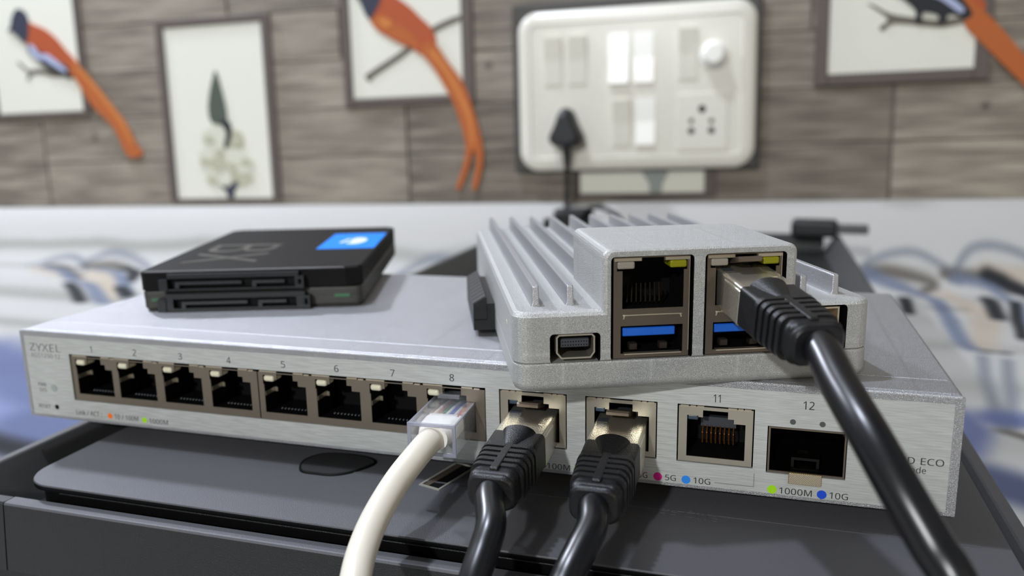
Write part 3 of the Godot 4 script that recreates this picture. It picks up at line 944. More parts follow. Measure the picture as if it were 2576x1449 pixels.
func make_switch() -> void:
	var t := thing("network_switch", "wide silver network switch with a brushed front full of numbered cable ports", "network switch")
	# casing: folded shell around the back, top, sides and bottom, with a border round the front
	var s := begin(Transform3D(PLAN, Vector3.ZERO))
	var rings := []
	var prof := [[1.2, 0.0], [0.35, 0.35], [0.0, 1.2], [0.0, 26.0], [0.3, 26.7], [1.0, 27.0]]
	for q in prof:
		rings.append(rrz(0, 250, 0.9, 104, 1.2, q[0], q[1], 3))
	loft(s, rings, true, true, false)
	var shell := CSGCombiner3D.new()
	add_named(shell, "casing", t)
	csg_mesh(s, CSGShape3D.OPERATION_UNION, M.casing, "folded_shell", shell)
	s = begin()
	box(s, 1.1, 248.9, 1.0, 25.9, -102.5, 2.0)
	csg_mesh(s, CSGShape3D.OPERATION_SUBTRACTION, M.casing, "hollow", shell)
	# front border of the folded shell
	s = begin()
	gplate(s, [0.0, 250.0, 0.25, 26.6], [[1.1, 248.2, 1.0, 25.2]], -1.2, 0.0)
	part("front_border", s, M.casing, t)
	s = begin()
	tube(s, PackedVector3Array([Vector3(0.6, 26.35, -0.62), Vector3(249.4, 26.35, -0.62)]), 0.64, 16)
	tube(s, PackedVector3Array([Vector3(0.6, 0.6, -0.6), Vector3(249.4, 0.6, -0.6)]), 0.6, 16)
	part("folded_edge", s, M.casing, t)
	# shallow fold line across the top
	s = begin()
	tube(s, PackedVector3Array([Vector3(1.5, 26.72, -10.8), Vector3(248.5, 26.72, -10.8)]), 0.42, 12)
	part("fold_line", s, M.casing, t)
	for p in [[14, -24], [236, -24], [14, -92], [236, -92]]:
		s = begin(Transform3D(PLAN, Vector3.ZERO))
		loft(s, [circ(4.4, -4.97, 20, p[0], -p[1]), circ(5.2, -4.4, 20, p[0], -p[1]), circ(5.2, 0.02, 20, p[0], -p[1])], true, true)
		part("rubber_foot", s, M.rubber, t)
	# brushed panel with the openings
	var holes := [[17.2, 80.35, 6.4, 20.45], [80.35, 145.3, 6.4, 20.45]]
	for x in [148.8, 170.2, 191.7]:
		holes.append([x, x + 16.95, 6.5, 20.5])
	holes.append([211.5, 228.1, 5.9, 17.0])
	s = begin()
	gplate(s, [1.1, 248.2, 1.0, 25.2], holes, -1.0, -0.12)
	part("front_panel", s, M.brushed, t)
	s = begin()
	gplate(s, [1.1, 248.2, 1.0, 25.2], [], -40.0, -30.0)
	part("inner_wall", s, M.black_hole, t)
	for b in 2:
		var xs: Array = [[19.1, 34.0, 49.5, 65.2], [82.2, 98.1, 113.9, 129.8]][b]
		port_block(t, xs, [17.45, 80.2] if b == 0 else [80.55, 145.0])
	single_jack(t, 149.1)
	single_jack(t, 170.5)
	single_jack(t, 192.0)
	sfp(t)
	# printed lettering
	text("ZYXEL", 3.0, 21.85, -0.12, 11.4, 2.3, M.print_grey, t, -1)
	text("XGS1250-12", 3.1, 19.35, -0.12, 10.8, 1.3, M.print_grey, t, -1)
	text("PWR", 5.8, 10.35, -0.12, 3.0, 1.1, M.print_dark, t)
	text("SYS", 5.8, 8.7, -0.12, 2.6, 1.1, M.print_dark, t)
	text("RESET", 5.6, 3.55, -0.12, 4.4, 1.15, M.print_dark, t)
	s = begin()
	cyl(s, 10.1, 9.5, -0.3, -0.02, 1.05)
	part("status_light", s, M.led_lens_pale, t)
	s = begin()
	cyl(s, 10.2, 3.65, -0.3, -0.08, 0.75)
	part("reset_hole", s, M.black_hole, t)
	var nx := [25.6, 40.8, 56.2, 71.9, 88.8, 104.6, 120.5, 136.6, 157.4, 178.9, 200.4, 219.8]
	for i in 12:
		if i == 8 or i == 9:
			continue   # under the overhanging mini computer
		text(str(i + 1), nx[i], 22.42, -0.12, 1.25 if i < 9 and i != 0 else (0.6 if i == 0 else (1.55 if i == 10 else 2.3)), 1.85, M.print_dark, t)
	text("Link / ACT :", 21.9, 2.75, -0.12, 9.3, 1.6, M.print_dark, t)
	text("10 / 100M", 35.3, 2.6, -0.12, 8.4, 1.45, M.print_dark, t)
	text("1000M", 46.5, 2.4, -0.12, 6.4, 1.45, M.print_dark, t)
	text("10/100M", 166.5, 1.85, -0.12, 9.4, 1.45, M.print_dark, t, 1)
	text("1000M", 176.5, 2.1, -0.12, 6.4, 1.45, M.print_dark, t, 1)
	text("2.5G", 185.1, 2.12, -0.12, 3.9, 1.45, M.print_dark, t, 1)
	text("5G", 190.45, 2.15, -0.12, 2.5, 1.45, M.print_dark, t)
	text("10G", 197.6, 2.15, -0.12, 3.8, 1.45, M.print_dark, t)
	text("1000M", 218.0, 1.95, -0.12, 6.9, 1.5, M.print_dark, t)
	text("10G", 227.0, 2.05, -0.12, 3.8, 1.5, M.print_dark, t)
	text("LED ECO", 247.1, 12.0, -0.12, 9.6, 1.55, M.print_dark, t, 1)
	text("Mode", 243.8, 10.0, -0.12, 4.6, 1.5, M.print_dark, t, 1)
	for d in [[29.5, 2.6, "print_orange"], [41.6, 2.45, "print_green"], [157.0 - 2.0, 1.9, "print_orange"], [168.6, 2.1, "print_green"], [179.6, 2.1, "print_orange"], [187.5, 2.15, "print_pink"], [194.0, 2.1, "print_blue"], [213.0, 2.0, "print_green"], [223.5, 2.0, "print_deep_blue"]]:
		s = begin()
		cyl(s, d[0], d[1], -0.125, -0.09, 1.02 if d[0] > 60 else 0.85)
		part("printed_dot", s, M[d[2]], t)
	s = begin()
	box(s, 200.4, 209.1, 2.1, 2.22, -0.125, -0.09)
	box(s, 208.98, 209.1, 2.1, 5.4, -0.125, -0.09)
	part("printed_line", s, M.print_grey, t)
	for x in [216.7, 222.8]:
		s = begin()
		cyl(s, x, 18.4, -0.3, -0.03, 0.62)
		part("indicator_light", s, M.led_lens, t)

func port_block(t: Node, xs: Array, span: Array) -> void:
	var s := begin()
	var holes := []
	for x in xs:
		holes.append([x, x + 12.75, 8.45, 16.45])
		holes.append([x + 1.6, x + 10.4, 16.3, 17.9])
		holes.append([x + 4.05, x + 9.0, 17.7, 19.5])
		holes.append([x - 0.25, x + 3.3, 16.3, 18.95])
	gplate(s, [span[0], span[1], 6.65, 19.75], holes, -0.75, -0.45)
	box(s, span[0], span[1], 6.55, 6.65, -14, -0.45)
	var blk := part("port_block", s, M.block, t)
	# spring lips along the top edge
	s = begin()
	for x in xs:
		box(s, x - 1.2, x + 4.0, 19.78, 20.15, -2.0, -0.5)
		box(s, x + 9.1, x + 12.0, 19.78, 20.15, -2.0, -0.5)
		box(s, x + 12.4, x + 13.9, 19.7, 20.05, -2.0, -0.35)
	part("spring_lips", s, M.lip, blk)
	for x in xs:
		jack_liner(blk, x - 0.3, x + 12.75, 8.45, 19.5, M.black_hole)
		s = begin()
		for i in 8:
			rbox(s, x + 4.2 + i * 1.02 - 0.16, x + 4.2 + i * 1.02 + 0.16, 9.25, 9.6, -2.4, -1.5, 0.14, 1)
		part("contact_pins", s, M.pin_grey, blk, "", true)
		s = begin()
		box(s, x + 0.02, x + 0.16, 13.0, 14.2, -6, -0.8)
		box(s, x + 0.05, x + 1.2, 13.0, 14.2, -5, -4.8)
		part("shield_finger", s, M.nickel, blk)
		s = begin()
		rbox(s, x - 0.15, x + 3.0, 17.05, 18.8, -5, -0.35, 0.7, 3)
		part("indicator_light", s, M.led_clear, blk)

func single_jack(t: Node, x: float) -> void:
	var s := begin()
	gplate(s, [x, x + 16.35, 6.75, 20.1], [[x + 1.9, x + 14.75, 8.0, 16.6], [x + 5.4, x + 10.9, 16.5, 19.3], [x + 3.6, x + 12.2, 16.5, 17.6], [x + 1.9, x + 4.4, 16.5, 17.9]], -0.6, -0.3)
	for q in [[x, x + 0.15, 6.75, 20.1], [x + 16.2, x + 16.35, 6.75, 20.1], [x, x + 16.35, 6.75, 6.9]]:
		box(s, q[0], q[1], q[2], q[3], -14, -0.5)
	var j := part("network_jack", s, M.nickel, t)
	s = begin()
	for q in [[0.4, 2.2], [2.6, 3.8], [4.1, 5.6], [10.9, 12.8], [13.1, 14.2], [14.5, 15.9]]:
		box(s, x + q[0], x + q[1], 19.85, 20.3, -2.0, -0.2)
	part("spring_lips", s, M.lip, j)
	jack_liner(j, x + 1.9, x + 14.75, 8.0, 19.3, M.black_hole)
	s = begin()
	box(s, x + 4.6, x + 12.6, 13.2, 15.6, -9, -6.5)
	part("pin_holder", s, M.socket_grey, j)
	s = begin()
	for i in 8:
		var px := x + 5.1 + i * 1.0
		tube(s, PackedVector3Array([Vector3(px, 13.4, -6.2), Vector3(px, 12.4, -4.6), Vector3(px, 9.4, -6.0)]), 0.19, 6)
	part("contact_pins", s, M.copper, j, "", true)
	s = begin()
	rbox(s, x + 1.95, x + 4.3, 16.55, 17.85, -6, -0.9, 0.3, 2)
	part("indicator_light", s, M.led_window, j)

func sfp(t: Node) -> void:
	var s := begin()
	gplate(s, [211.75, 227.9, 6.1, 16.8], [[212.2, 227.5, 6.5, 16.4]], -30, -0.7)
	var c := part("fibre_port", s, M.dark_mirror, t)
	s = begin()
	gplate(s, [211.75, 227.9, 6.1, 16.8], [[212.15, 227.55, 6.45, 16.45]], -0.7, -0.4)
	part("port_rim", s, M.nickel_dull, c)
	s = begin()
	liner(s, 212.1, 227.6, 6.4, 16.5, -29, -1.0)
	part("port_cavity", s, M.black_gloss, c)
	s = begin()
	gplate(s, [216.8, 222.7, 6.6, 9.6], [[217.4, 222.1, 7.2, 9.0]], -6, -1.5)
	part("latch_frame", s, M.dark_mirror, c)
	s = begin()
	rbox(s, 216.3, 223.3, 3.9, 6.7, -0.1, 0.35, 0.15, 1)
	var tab := part("latch_tab", s, M.gold, c, "gold ribbed tab")
	s = begin()
	for i in 22:
		var a := 216.2 + i * 0.42
		var q := [Vector2(a, 6.5), Vector2(a + 0.18, 6.5), Vector2(a - 1.92, 4.1), Vector2(a - 2.1, 4.1)]
		var cl := Geometry2D.intersect_polygons(PackedVector2Array(q), pv([216.45, 4.0, 223.15, 4.0, 223.15, 6.6, 216.45, 6.6]))
		for g in cl:
			extrude(s, g, 0.3, 0.5)
	part("ribs", s, M.silver_trim, tab, "", true)
	for k in 2:
		s = begin()
		box(s, 218.9, 221.3, 12.3 + k * 0.7, 12.5 + k * 0.7, -14, -13.8)
		part("reflection_line", s, M.silver_trim, c)  # thin pale lines standing for reflections inside the port

# ------------------------------------------------------------------ two solid state drives
func make_drives() -> void:
	var b := Basis(Vector3.UP, 0.3305)
	var lo := thing("solid_state_drive", "lower dark grey bare solid state drive, sandwiched between the black drive and the switch", "drive", Transform3D(b, Vector3(20.5, 27.05, -27.7) * MM), "pair of stacked drives on the switch")
	var up := thing("solid_state_drive", "upper black solid state drive with a blue sticker on its top corner", "drive", Transform3D(b, Vector3(20.5, 33.45, -27.7) * MM), "pair of stacked drives on the switch")
	var p := Transform3D(PLAN, Vector3.ZERO)
	var s := begin(p)
	loft(s, [rrz(0, 69.85, 0.4, 100, 2.2, 1.0, 0.0), rrz(0, 69.85, 0.4, 100, 2.2, 0.0, 0.9), rrz(0, 69.85, 0.4, 100, 2.2, 0.0, 4.0)], true, true)
	part("lower_shell", s, M.drive_grey, lo)
	s = begin(p)
	loft(s, [rrz(0, 69.85, 0.1, 100, 2.2, 0.0, 4.0), rrz(0, 69.85, 0.1, 100, 2.2, 0.0, 6.0), rrz(0, 69.85, 0.1, 100, 2.2, 0.4, 6.35)], true, true)
	part("cover", s, M.drive_grey, lo)
	for q in [[3.0, 7.0], [61.0, 66.0]]:
		s = begin()
		box(s, q[0], q[1], 3.1, 4.1, -2, 0.05)
		part("board_edge", s, M.board_green, lo)
	sata(lo, 5.6, 53.6, 0.1, 5.7, 10.4, 49.3, 1.0, 4.0)
	s = begin(p)
	loft(s, [cham(0, 69.85, 0.0, 100, 0.3, 0.02), cham(0, 69.85, 0.0, 100, 0.0, 0.4), cham(0, 69.85, 0.0, 100, 0.0, 6.0), cham(0, 69.85, 0.0, 100, 0.55, 6.45)], true, true, false)
	part("shell", s, M.drive_black, up)
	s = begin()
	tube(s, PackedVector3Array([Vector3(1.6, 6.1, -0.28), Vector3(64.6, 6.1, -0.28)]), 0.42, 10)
	part("edge_highlight", s, M.drive_shine, up)  # lighter bead added to draw a highlight along the front top edge
	sata(up, 6.6, 52.0, 0.35, 5.6, 9.0, 49.2, 0.9, 4.2)
	s = begin(p)
	extrude(s, pv([47.8, 38.6, 68.9, 38.6, 68.9, 79, 47.8, 79]), 6.45, 6.5)
	var st := part("sticker", s, M.sticker, up, "blue sticker")
	s = begin(p)
	extrude(s, smooth_outline([56.5, 51, 60.5, 49.5, 63, 54, 63.6, 60, 62, 65, 59, 66, 57.2, 61, 58, 56]), 6.5, 6.54)
	extrude(s, pv([53.5, 53.5, 55, 53, 57, 63, 55.6, 63.5]), 6.5, 6.54)
	part("printed_logo", s, M.sticker_white, st)
	text("BX", 20, 6.45, -34, 42, 25, M.drive_shine, up, 0, Basis(Vector3(0, 0, 1), Vector3(1, 0, 0), Vector3(0, 1, 0)), "embossed_lettering", 0.12)

func cham(x0: float, x1: float, y0: float, y1: float, d: float, z: float) -> PackedVector3Array:
	var c := 5.0
	var o := PackedVector3Array()
	x0 += d; x1 -= d; y0 += d; y1 -= d
	for q in [Vector2(x0 + 1.2, y0), Vector2(x1 - c, y0), Vector2(x1 - 1.2, y0 + 1.4), Vector2(x1, y0 + 4), Vector2(x1, y1 - 3), Vector2(x1 - 3, y1), Vector2(x0 + 3, y1), Vector2(x0, y1 - 3), Vector2(x0, y0 + 1.2)]:
		o.append(Vector3(q.x, q.y, z))
	return o

func sata(t: Node, x0: float, x1: float, y0: float, y1: float, a: float, b: float, ya: float, yb: float) -> void:
	var s := begin()
	gplate(s, [x0 + 2.6, x1 - 1.6, y0, y1], [[a, b, ya, yb]], -5, 2.0)
	gplate(s, [x0, x0 + 2.6, y0, y1 - 1.6], [], -5, 2.4)
	gplate(s, [x1 - 2.6, x1, y0, y1 - 1.4], [[x1 - 1.9, x1 - 0.7, y0 + 1.3, y1 - 2.3]], -5, 2.4)
	var c := part("data_and_power_connector", s, M.drive_plug, t)
	s = begin()
	liner(s, a, b, ya, yb, 0.12, 1.8)
	part("connector_cavity", s, M.black_hole, c)
	var m := (ya + yb) / 2
	for q in [[a + 2.4, a + 23.4], [a + 26.6, b - 3.2]]:
		s = begin()
		rbox(s, q[0], q[1], m - 0.55, m + 0.65, 0.0, 1.8, 0.2, 1)
		box(s, q[0], q[0] + 1.3, m - 1.5, m - 0.4, 0.0, 1.7)
		part("connector_blade", s, M.drive_blade, c)

# ------------------------------------------------------------------ mini computer
func csg_mesh(s: SurfaceTool, op: int, m: Material, called: String, parent: Node) -> CSGMesh3D:
	s.generate_normals()
	s.index()
	var c := CSGMesh3D.new()
	c.mesh = s.commit()
	c.operation = op
	c.material = m
	c.name = called
	parent.add_child(c, true)
	return c

func make_board() -> void:
	var t := thing("mini_computer", "small silver finned mini computer sitting crosswise on top of the network switch", "computer", Transform3D(Basis(Vector3.UP, 0.396), Vector3(159.3, 27.05, 21.2) * MM))
	var p := Transform3D(PLAN, Vector3.ZERO)
	var s := begin(p)
	loft(s, [rrz(0, 79.6, 0, 138.3, 4, 1.6, 0.0, 6), rrz(0, 79.6, 0, 138.3, 4, 0.5, 0.7, 6), rrz(0, 79.6, 0, 138.3, 4, 0.0, 1.9, 6), rrz(0, 79.6, 0, 138.3, 4, 0.0, 6.3, 6), rrz(0, 79.6, 0, 138.3, 4, 0.25, 6.5, 6)], true, true)
	part("lower_case", s, M.cast, t)
	# upper case: deck and raised port tower, with the port openings cut out
	var body := CSGCombiner3D.new()
	add_named(body, "upper_case", t)
	s = begin(p)
	loft(s, [rrz(0, 79.6, 0, 138.3, 4, 0.25, 6.62, 6), rrz(0, 79.6, 0, 138.3, 4, 0.0, 6.85, 6), rrz(0, 79.6, 0, 138.3, 4, 0.0, 16.7, 6), rrz(0, 79.6, 0, 138.3, 4, 0.45, 17.4, 6), rrz(0, 79.6, 0, 138.3, 4, 1.3, 17.75, 6)], true, true, false)
	csg_mesh(s, CSGShape3D.OPERATION_UNION, M.cast, "deck", body)
	s = begin()
	# tower profile (x, y) with rounded shoulders, swept backwards
	var o := PackedVector2Array()
	o.append(Vector2(61.6, 12))
	for i in 6:
		var a := PI / 2 * i / 5
		o.append(Vector2(61.6 - 1.8 + 1.8 * cos(a), 30.6 - 1.8 + 1.8 * sin(a)))
	for i in 6:
		var a := PI / 2 + PI / 2 * i / 5
		o.append(Vector2(19.2 + 1.8 + 1.8 * cos(a), 30.6 - 1.8 + 1.8 * sin(a)))
	o.append(Vector2(19.2, 12))
	var rings := []
	for q in [[-36.3, 0.4], [-35.9, 0.0], [-0.9, 0.0], [-0.35, 0.22], [0.0, 0.85]]:
		var r := PackedVector3Array()
		for v in o:
			var e: Vector2 = v + (Vector2(40.4, 20) - v).normalized() * q[1] * 1.2
			r.append(Vector3(e.x, e.y, q[0]))
		rings.append(r)
	loft(s, rings, true, true, false)
	csg_mesh(s, CSGShape3D.OPERATION_UNION, M.cast, "tower", body)
	for h in [[20.9, 38.8, 6.4, 29.05], [41.2, 59.1, 6.4, 29.05], [7.8, 18.7, 6.4, 12.95], [62.2, 73.4, 6.4, 16.75]]:
		s = begin()
		loft(s, [rrz(h[0], h[1], h[2], h[3], 0.9, 0, -17.5, 4), rrz(h[0], h[1], h[2], h[3], 0.9, 0, 2.0, 4)], true, true, false)
		csg_mesh(s, CSGShape3D.OPERATION_SUBTRACTION, M.black_hole, "opening", body)  # cut walls coloured black for the shade in the narrow gaps
	# cooling fins
	for i in 10:
		var x := 5.7 + i * 7.55
		var b0 := 37.0 if x > 18.5 and x < 62.5 else 6.4
		s = begin(p)
		loft(s, [rrz(x - 1.15, x + 1.15, b0, 136.4, 0.3, 0, 17.6, 2), rrz(x - 0.85, x + 0.85, b0, 136.4, 0.3, 0, 18.3, 2), rrz(x - 0.75, x + 0.75, b0, 136.4, 0.3, 0, 22.0, 2), rrz(x - 0.75, x + 0.75, b0, 136.4, 0.3, 0.18, 22.2, 2)], true, true)
		part("cooling_fin", s, M.fin, t)
	lan_usb(t, 21.65)
	lan_usb(t, 41.95)
	display_port(t)
	# metal-shelled socket at the right end, half behind the plug
	s = begin()
	gplate(s, [62.9, 72.2, 6.9, 16.1], [[63.3, 71.8, 7.4, 15.7]], -15, -1.2)
	var rs := part("metal_socket", s, M.lip, t)
	s = begin()
	liner(s, 63.25, 71.85, 7.35, 15.75, -14, -1.5)
	part("socket_cavity", s, M.lip, rs)
	expansion_slot(t)
	for h in [[10.2, -119.0], [7.2, -122.0], [12.5, -14.0]]:
		s = begin(Transform3D(Basis(Vector3(0, 0, 1), Vector3(0, 1, 0), Vector3(-1, 0, 0)), Vector3.ZERO))
		cyl(s, h[1], h[0], -0.02, 0.08, 0.7, 14)
		part("pale_disc", s, M.led_clear, t)  # small pale discs on the left side

func lan_usb(t: Node, x: float) -> void:
	var s := begin()
	var x1 := x + 16.55
	gplate(s, [x, x1, 6.75, 28.85], [[x + 1.9, x + 15.2, 17.6, 26.0], [x + 0.7, x + 4.8, 25.8, 28.0], [x + 11.9, x + 15.9, 25.8, 28.0], [x + 4.6, x + 12.2, 25.8, 27.9], [x + 6.1, x + 10.9, 27.6, 28.6], [x + 1.6, x + 15.2, 7.75, 13.85]], -1.2, -0.85)
	for q in [[x, x + 0.2, 6.75, 28.85], [x1 - 0.2, x1, 6.75, 28.85], [x, x1, 28.65, 28.85], [x, x1, 6.75, 6.95]]:
		box(s, q[0], q[1], q[2], q[3], -17, -0.95)
	var j := part("network_and_usb_stack", s, M.stack_metal, t)
	s = begin()
	box(s, x + 0.1, x + 5.9, 27.95, 28.6, -2, -0.6)
	box(s, x + 11.1, x1 - 0.1, 27.95, 28.6, -2, -0.6)
	box(s, x1 - 0.2, x1 - 0.05, 8, 28.4, -2, -0.75)
	box(s, x + 2.4, x + 14.9, 7.5, 7.74, -2, -0.7)
	part("bright_lips", s, M.lip, j)
	s = begin()
	tube(s, spline([Vector3(x + 2.2, 15.4, -0.85), Vector3(x + 2.4, 16.05, -0.8), Vector3(x + 3.0, 16.2, -0.8), Vector3(x + 14.0, 16.2, -0.8), Vector3(x + 14.6, 16.05, -0.8), Vector3(x + 14.8, 15.5, -0.85)], 4), 0.2, 8)
	part("stamped_ridge", s, M.lip, j)
	s = begin()
	liner(s, x + 0.6, x + 16.0, 17.5, 28.6, -14, -1.2)
	part("socket_cavity", s, M.black_hole, j)
	s = begin()
	for i in 8:
		var px := x + 4.3 + i * 1.02
		tube(s, PackedVector3Array([Vector3(px - 0.9, 18.7, -3.0), Vector3(px + 0.4, 21.6, -8.0)]), 0.2, 6)
	part("contact_pins", s, M.pin_dim, j, "", true)
	for k in 2:
		s = begin()
		rbox(s, x + (0.75 if k == 0 else 12.1), x + (4.5 if k == 0 else 15.75), 26.25, 27.85, -6, -0.45, 0.4, 3)
		part("indicator_light", s, M.led_grey if k == 0 else M.led_yellow, j, "yellow light" if k else "pale grey light")
	# usb socket with its blue tongue
	s = begin()
	liner(s, x + 1.55, x + 15.25, 7.7, 13.9, -13, -1.2)
	var u := part("usb_socket", s, M.black_hole, j)
	s = begin()
	rbox(s, x + 2.2, x + 13.8, 11.3, 13.2, -12, -1.7, 0.25, 2)
	part("usb_tongue", s, M.usb_blue, j, "blue plastic tongue")
	s = begin()
	for q in [3.9, 10.6]:
		rbox(s, x + q, x + q + 1.9, 7.9, 9.5, -4.5, -2.6, 0.2, 1)
	part("usb_springs", s, M.pin_dim, j)

func display_port(t: Node) -> void:
	var s := begin()
	var o := pv([9.2, 8.6, 10.3, 7.3, 16.7, 7.3, 17.6, 8.6, 17.6, 12.1, 17.0, 12.7, 9.8, 12.7, 9.2, 12.1])
	var inner := Geometry2D.offset_polygon(o, -0.35)[0]
	var n := o.size()
	var a := PackedVector3Array()
	for r in [[o, -12.0], [o, -0.35], [inner, -0.35], [inner, -12.0]]:
		pass
	ring_wall(s, o, inner, -12.0, -0.4)
	var d := part("display_socket", s, M.nickel, t)
	s = begin()
	extrude(s, inner, -12.2, -9.0)
	part("socket_back", s, M.black_hole, d)
	s = begin()
	rbox(s, 10.3, 16.6, 9.4, 11.4, -9.5, -1.8, 0.2, 1)
	var tg := part("contact_tongue", s, M.socket_grey, d)
	s = begin()
	for i in 10:
		for k in 2:
			box(s, 10.7 + i * 0.58, 10.95 + i * 0.58, 9.85 + k * 0.75, 10.1 + k * 0.75, -2.0, -1.76)
	part("contacts", s, M.black_hole, tg, "", true)

func ring_wall(s: SurfaceTool, o: PackedVector2Array, q: PackedVector2Array, z0: float, z1: float) -> void:
	# both outlines; the inner one is matched to the nearest outer corner
	var inn := PackedVector2Array()
	for v in o:
		var best := q[0]
		for w in q:
			if w.distance_to(v) < best.distance_to(v): best = w
		inn.append(best)
	var n := o.size()
	for i in n:
		var j := (i + 1) % n
		quad(s, Vector3(o[i].x, o[i].y, z0), Vector3(o[j].x, o[j].y, z0), Vector3(o[j].x, o[j].y, z1), Vector3(o[i].x, o[i].y, z1))
		quad(s, Vector3(o[i].x, o[i].y, z1), Vector3(o[j].x, o[j].y, z1), Vector3(inn[j].x, inn[j].y, z1), Vector3(inn[i].x, inn[i].y, z1))
		quad(s, Vector3(inn[j].x, inn[j].y, z0), Vector3(inn[i].x, inn[i].y, z0), Vector3(inn[i].x, inn[i].y, z1), Vector3(inn[j].x, inn[j].y, z1))

func expansion_slot(t: Node) -> void:
	# black edge connector along the left side
	var s := begin()
	extrude(s, pv([-5.9, 1.6, 0.0, 1.6, 0.0, 8.9, -2.1, 8.9, -2.1, 4.4, -5.9, 4.4]), -90, -50)
	var b := part("expansion_slot", s, M.rubber, t, "black edge connector")
	s = begin()
	extrude(s, pv([-5.9, 4.6, -2.2, 4.6, -2.2, 10.5, -2.6, 10.7, -5.9, 8.8]), -90, -50)
	part("slot_wall", s, M.rubber, b)
	for i in 9:
		s = begin()
		var z := -89.6 + i * 4.4
		quad(s, Vector3(-5.95, 8.95, z + 3.9), Vector3(-2.6, 10.85, z + 3.9), Vector3(-2.6, 10.85, z), Vector3(-5.95, 8.95, z))
		extrude(s, pv([-5.95, 8.7, -2.6, 10.6, -2.6, 10.9, -5.95, 9.0]), z, z + 3.9)
		part("slot_rib", s, M.rubber, b)

# ------------------------------------------------------------------ network cables
func black_plug(called: String, label: String, at: Transform3D, path: Array, group: String, r: float) -> Node3D:
	# plug frame: x right, y up, z out of the socket; origin in the middle of the plug at the socket face
	var t := thing(called, label, "cable", at, group)
	var s := begin()
	rbox(s, -5.9, 5.9, -4.1, 4.1, -8, 12, 0.5, 2)
	rbox(s, -6.15, 6.15, -4.2, 3.4, 3.0, 11.5, 0.3, 1)
	box(s, 3.2, 4.4, 4.05, 4.2, -2, 6)
	var shell := part("metal_shell", s, M.shell, t, "shiny metal shell")
	s = begin()
	quad(s, Vector3(-5.4, 4.15, 1.2), Vector3(-3.0, 4.15, 1.2), Vector3(-3.0, 4.15, -1.0), Vector3(-5.4, 4.15, -1.0))
	box(s, -5.4, -3.0, 4.05, 4.16, -1.0, 1.2)
	part("shell_window", s, M.socket_grey, shell)
	s = begin()
	extrude_x(s, [Vector2(-6, 4.1), Vector2(-6, 4.6), Vector2(2.2, 7.6), Vector2(2.6, 7.3), Vector2(2.6, 6.6), Vector2(-4, 4.1)], -3.0, 2.2)
	part("latch", s, M.nickel_dull, t, "metal latch")
	# moulded boot: square in front, tapering to a round collar
	s = begin()
	var rings := []
	for q in [[11.0, 6.05, 4.25, 0.7, 0.35], [11.3, 6.05, 4.25, 0.9, 0.0], [17.0, 5.95, 4.25, 1.0, 0.0], [27.0, 5.3, 3.95, 2.0, 0.0], [29.5, 5.25, 4.0, 2.4, 0.0], [32.0, 5.1, 3.9, 2.6, 0.0], [32.5, 5.0, 3.8, 2.6, 0.5]]:
		rings.append(rrz(-q[1], q[1], -q[2], q[2], q[3], q[4], q[0], 5))
	loft(s, rings, true, true)
	var boot := part("boot", s, M.rubber, t, "ribbed black rubber boot")
	# thumb bump over the latch
	s = begin()
	rings = []
	for i in 9:
		var q := float(i) / 8
		var w := 4.0 * (1.0 - q * 0.72)
		var h := 1.6 * (1.0 - q) + 0.15
		var ring := PackedVector3Array()
		for k in 17:
			var a := PI * k / 16
			ring.append(Vector3(w * cos(a), 3.7 + (h + 0.4) * sin(a), lerpf(10.9, 19.5, q)))
		ring.append(Vector3(-w, 3.2, lerpf(10.9, 19.5, q)))
		ring.append(Vector3(w, 3.2, lerpf(10.9, 19.5, q)))
		rings.append(ring)
	loft(s, rings, true, true)
	part("thumb_bump", s, M.rubber, boot)
	# five pairs of ribs standing proud, dark gaps between
	for i in 5:
		var z := 18.4 + i * 2.15
		var f := (z - 17.0) / 10.0
		var hw := lerpf(5.95, 5.3, clampf(f, 0, 1)) + 0.42
		var hh := lerpf(4.25, 3.95, clampf(f, 0, 1)) + 0.42
		for side in 2:
			s = begin(Transform3D(Basis() if side == 0 else Basis(Vector3(0, 0, 1), PI), Vector3.ZERO))
			# C-shaped band hugging one flank
			var c := PackedVector2Array()
			var inner := PackedVector2Array()
			for k in 7:
				var a := PI / 2 * k / 6
				c.append(Vector2(hw - 2 + 2 * cos(PI / 2 - a), hh - 2 + 2 * sin(PI / 2 - a)))
			var outl := PackedVector2Array([Vector2(0.75, hh)])
			outl.append_array(c)
			for k in 7:
				var a := PI / 2 * k / 6
				outl.append(Vector2(hw - 2 + 2 * cos(-a), -(hh - 2) + 2 * sin(-a)))
			outl.append(Vector2(0.75, -hh))
			outl.append(Vector2(0.75, -hh + 0.9))
			outl.append(Vector2(hw - 1.2, -hh + 0.9))
			outl.append(Vector2(hw - 1.2, hh - 0.9))
			outl.append(Vector2(0.75, hh - 0.9))
			extrude(s, outl, z, z + 1.3)
			part("rib", s, M.rubber, boot)
	s = begin()
	rbox(s, -0.95, 0.95, 3.4, 4.6, 17.5, 30, 0.3, 2)
	rbox(s, -0.85, 0.85, -4.6, -3.4, 17.5, 30, 0.3, 2)
	part("spine", s, M.rubber, boot)
	s = begin()
	rbox(s, -5.1, 5.1, -4.1, 4.1, 28.6, 32.2, 1.8, 5)
	part("collar", s, M.rubber, boot)
	s = begin()
	var inv := at.affine_inverse()
	var pts := [Vector3(0, 0, 26), Vector3(0, 0, 33)]
	for q in path:
		pts.append((inv * (q * MM)) / MM)
	tube(s, spline(pts, 12), r, 28)
	part("cord", s, M.cord_black, t)
	return t

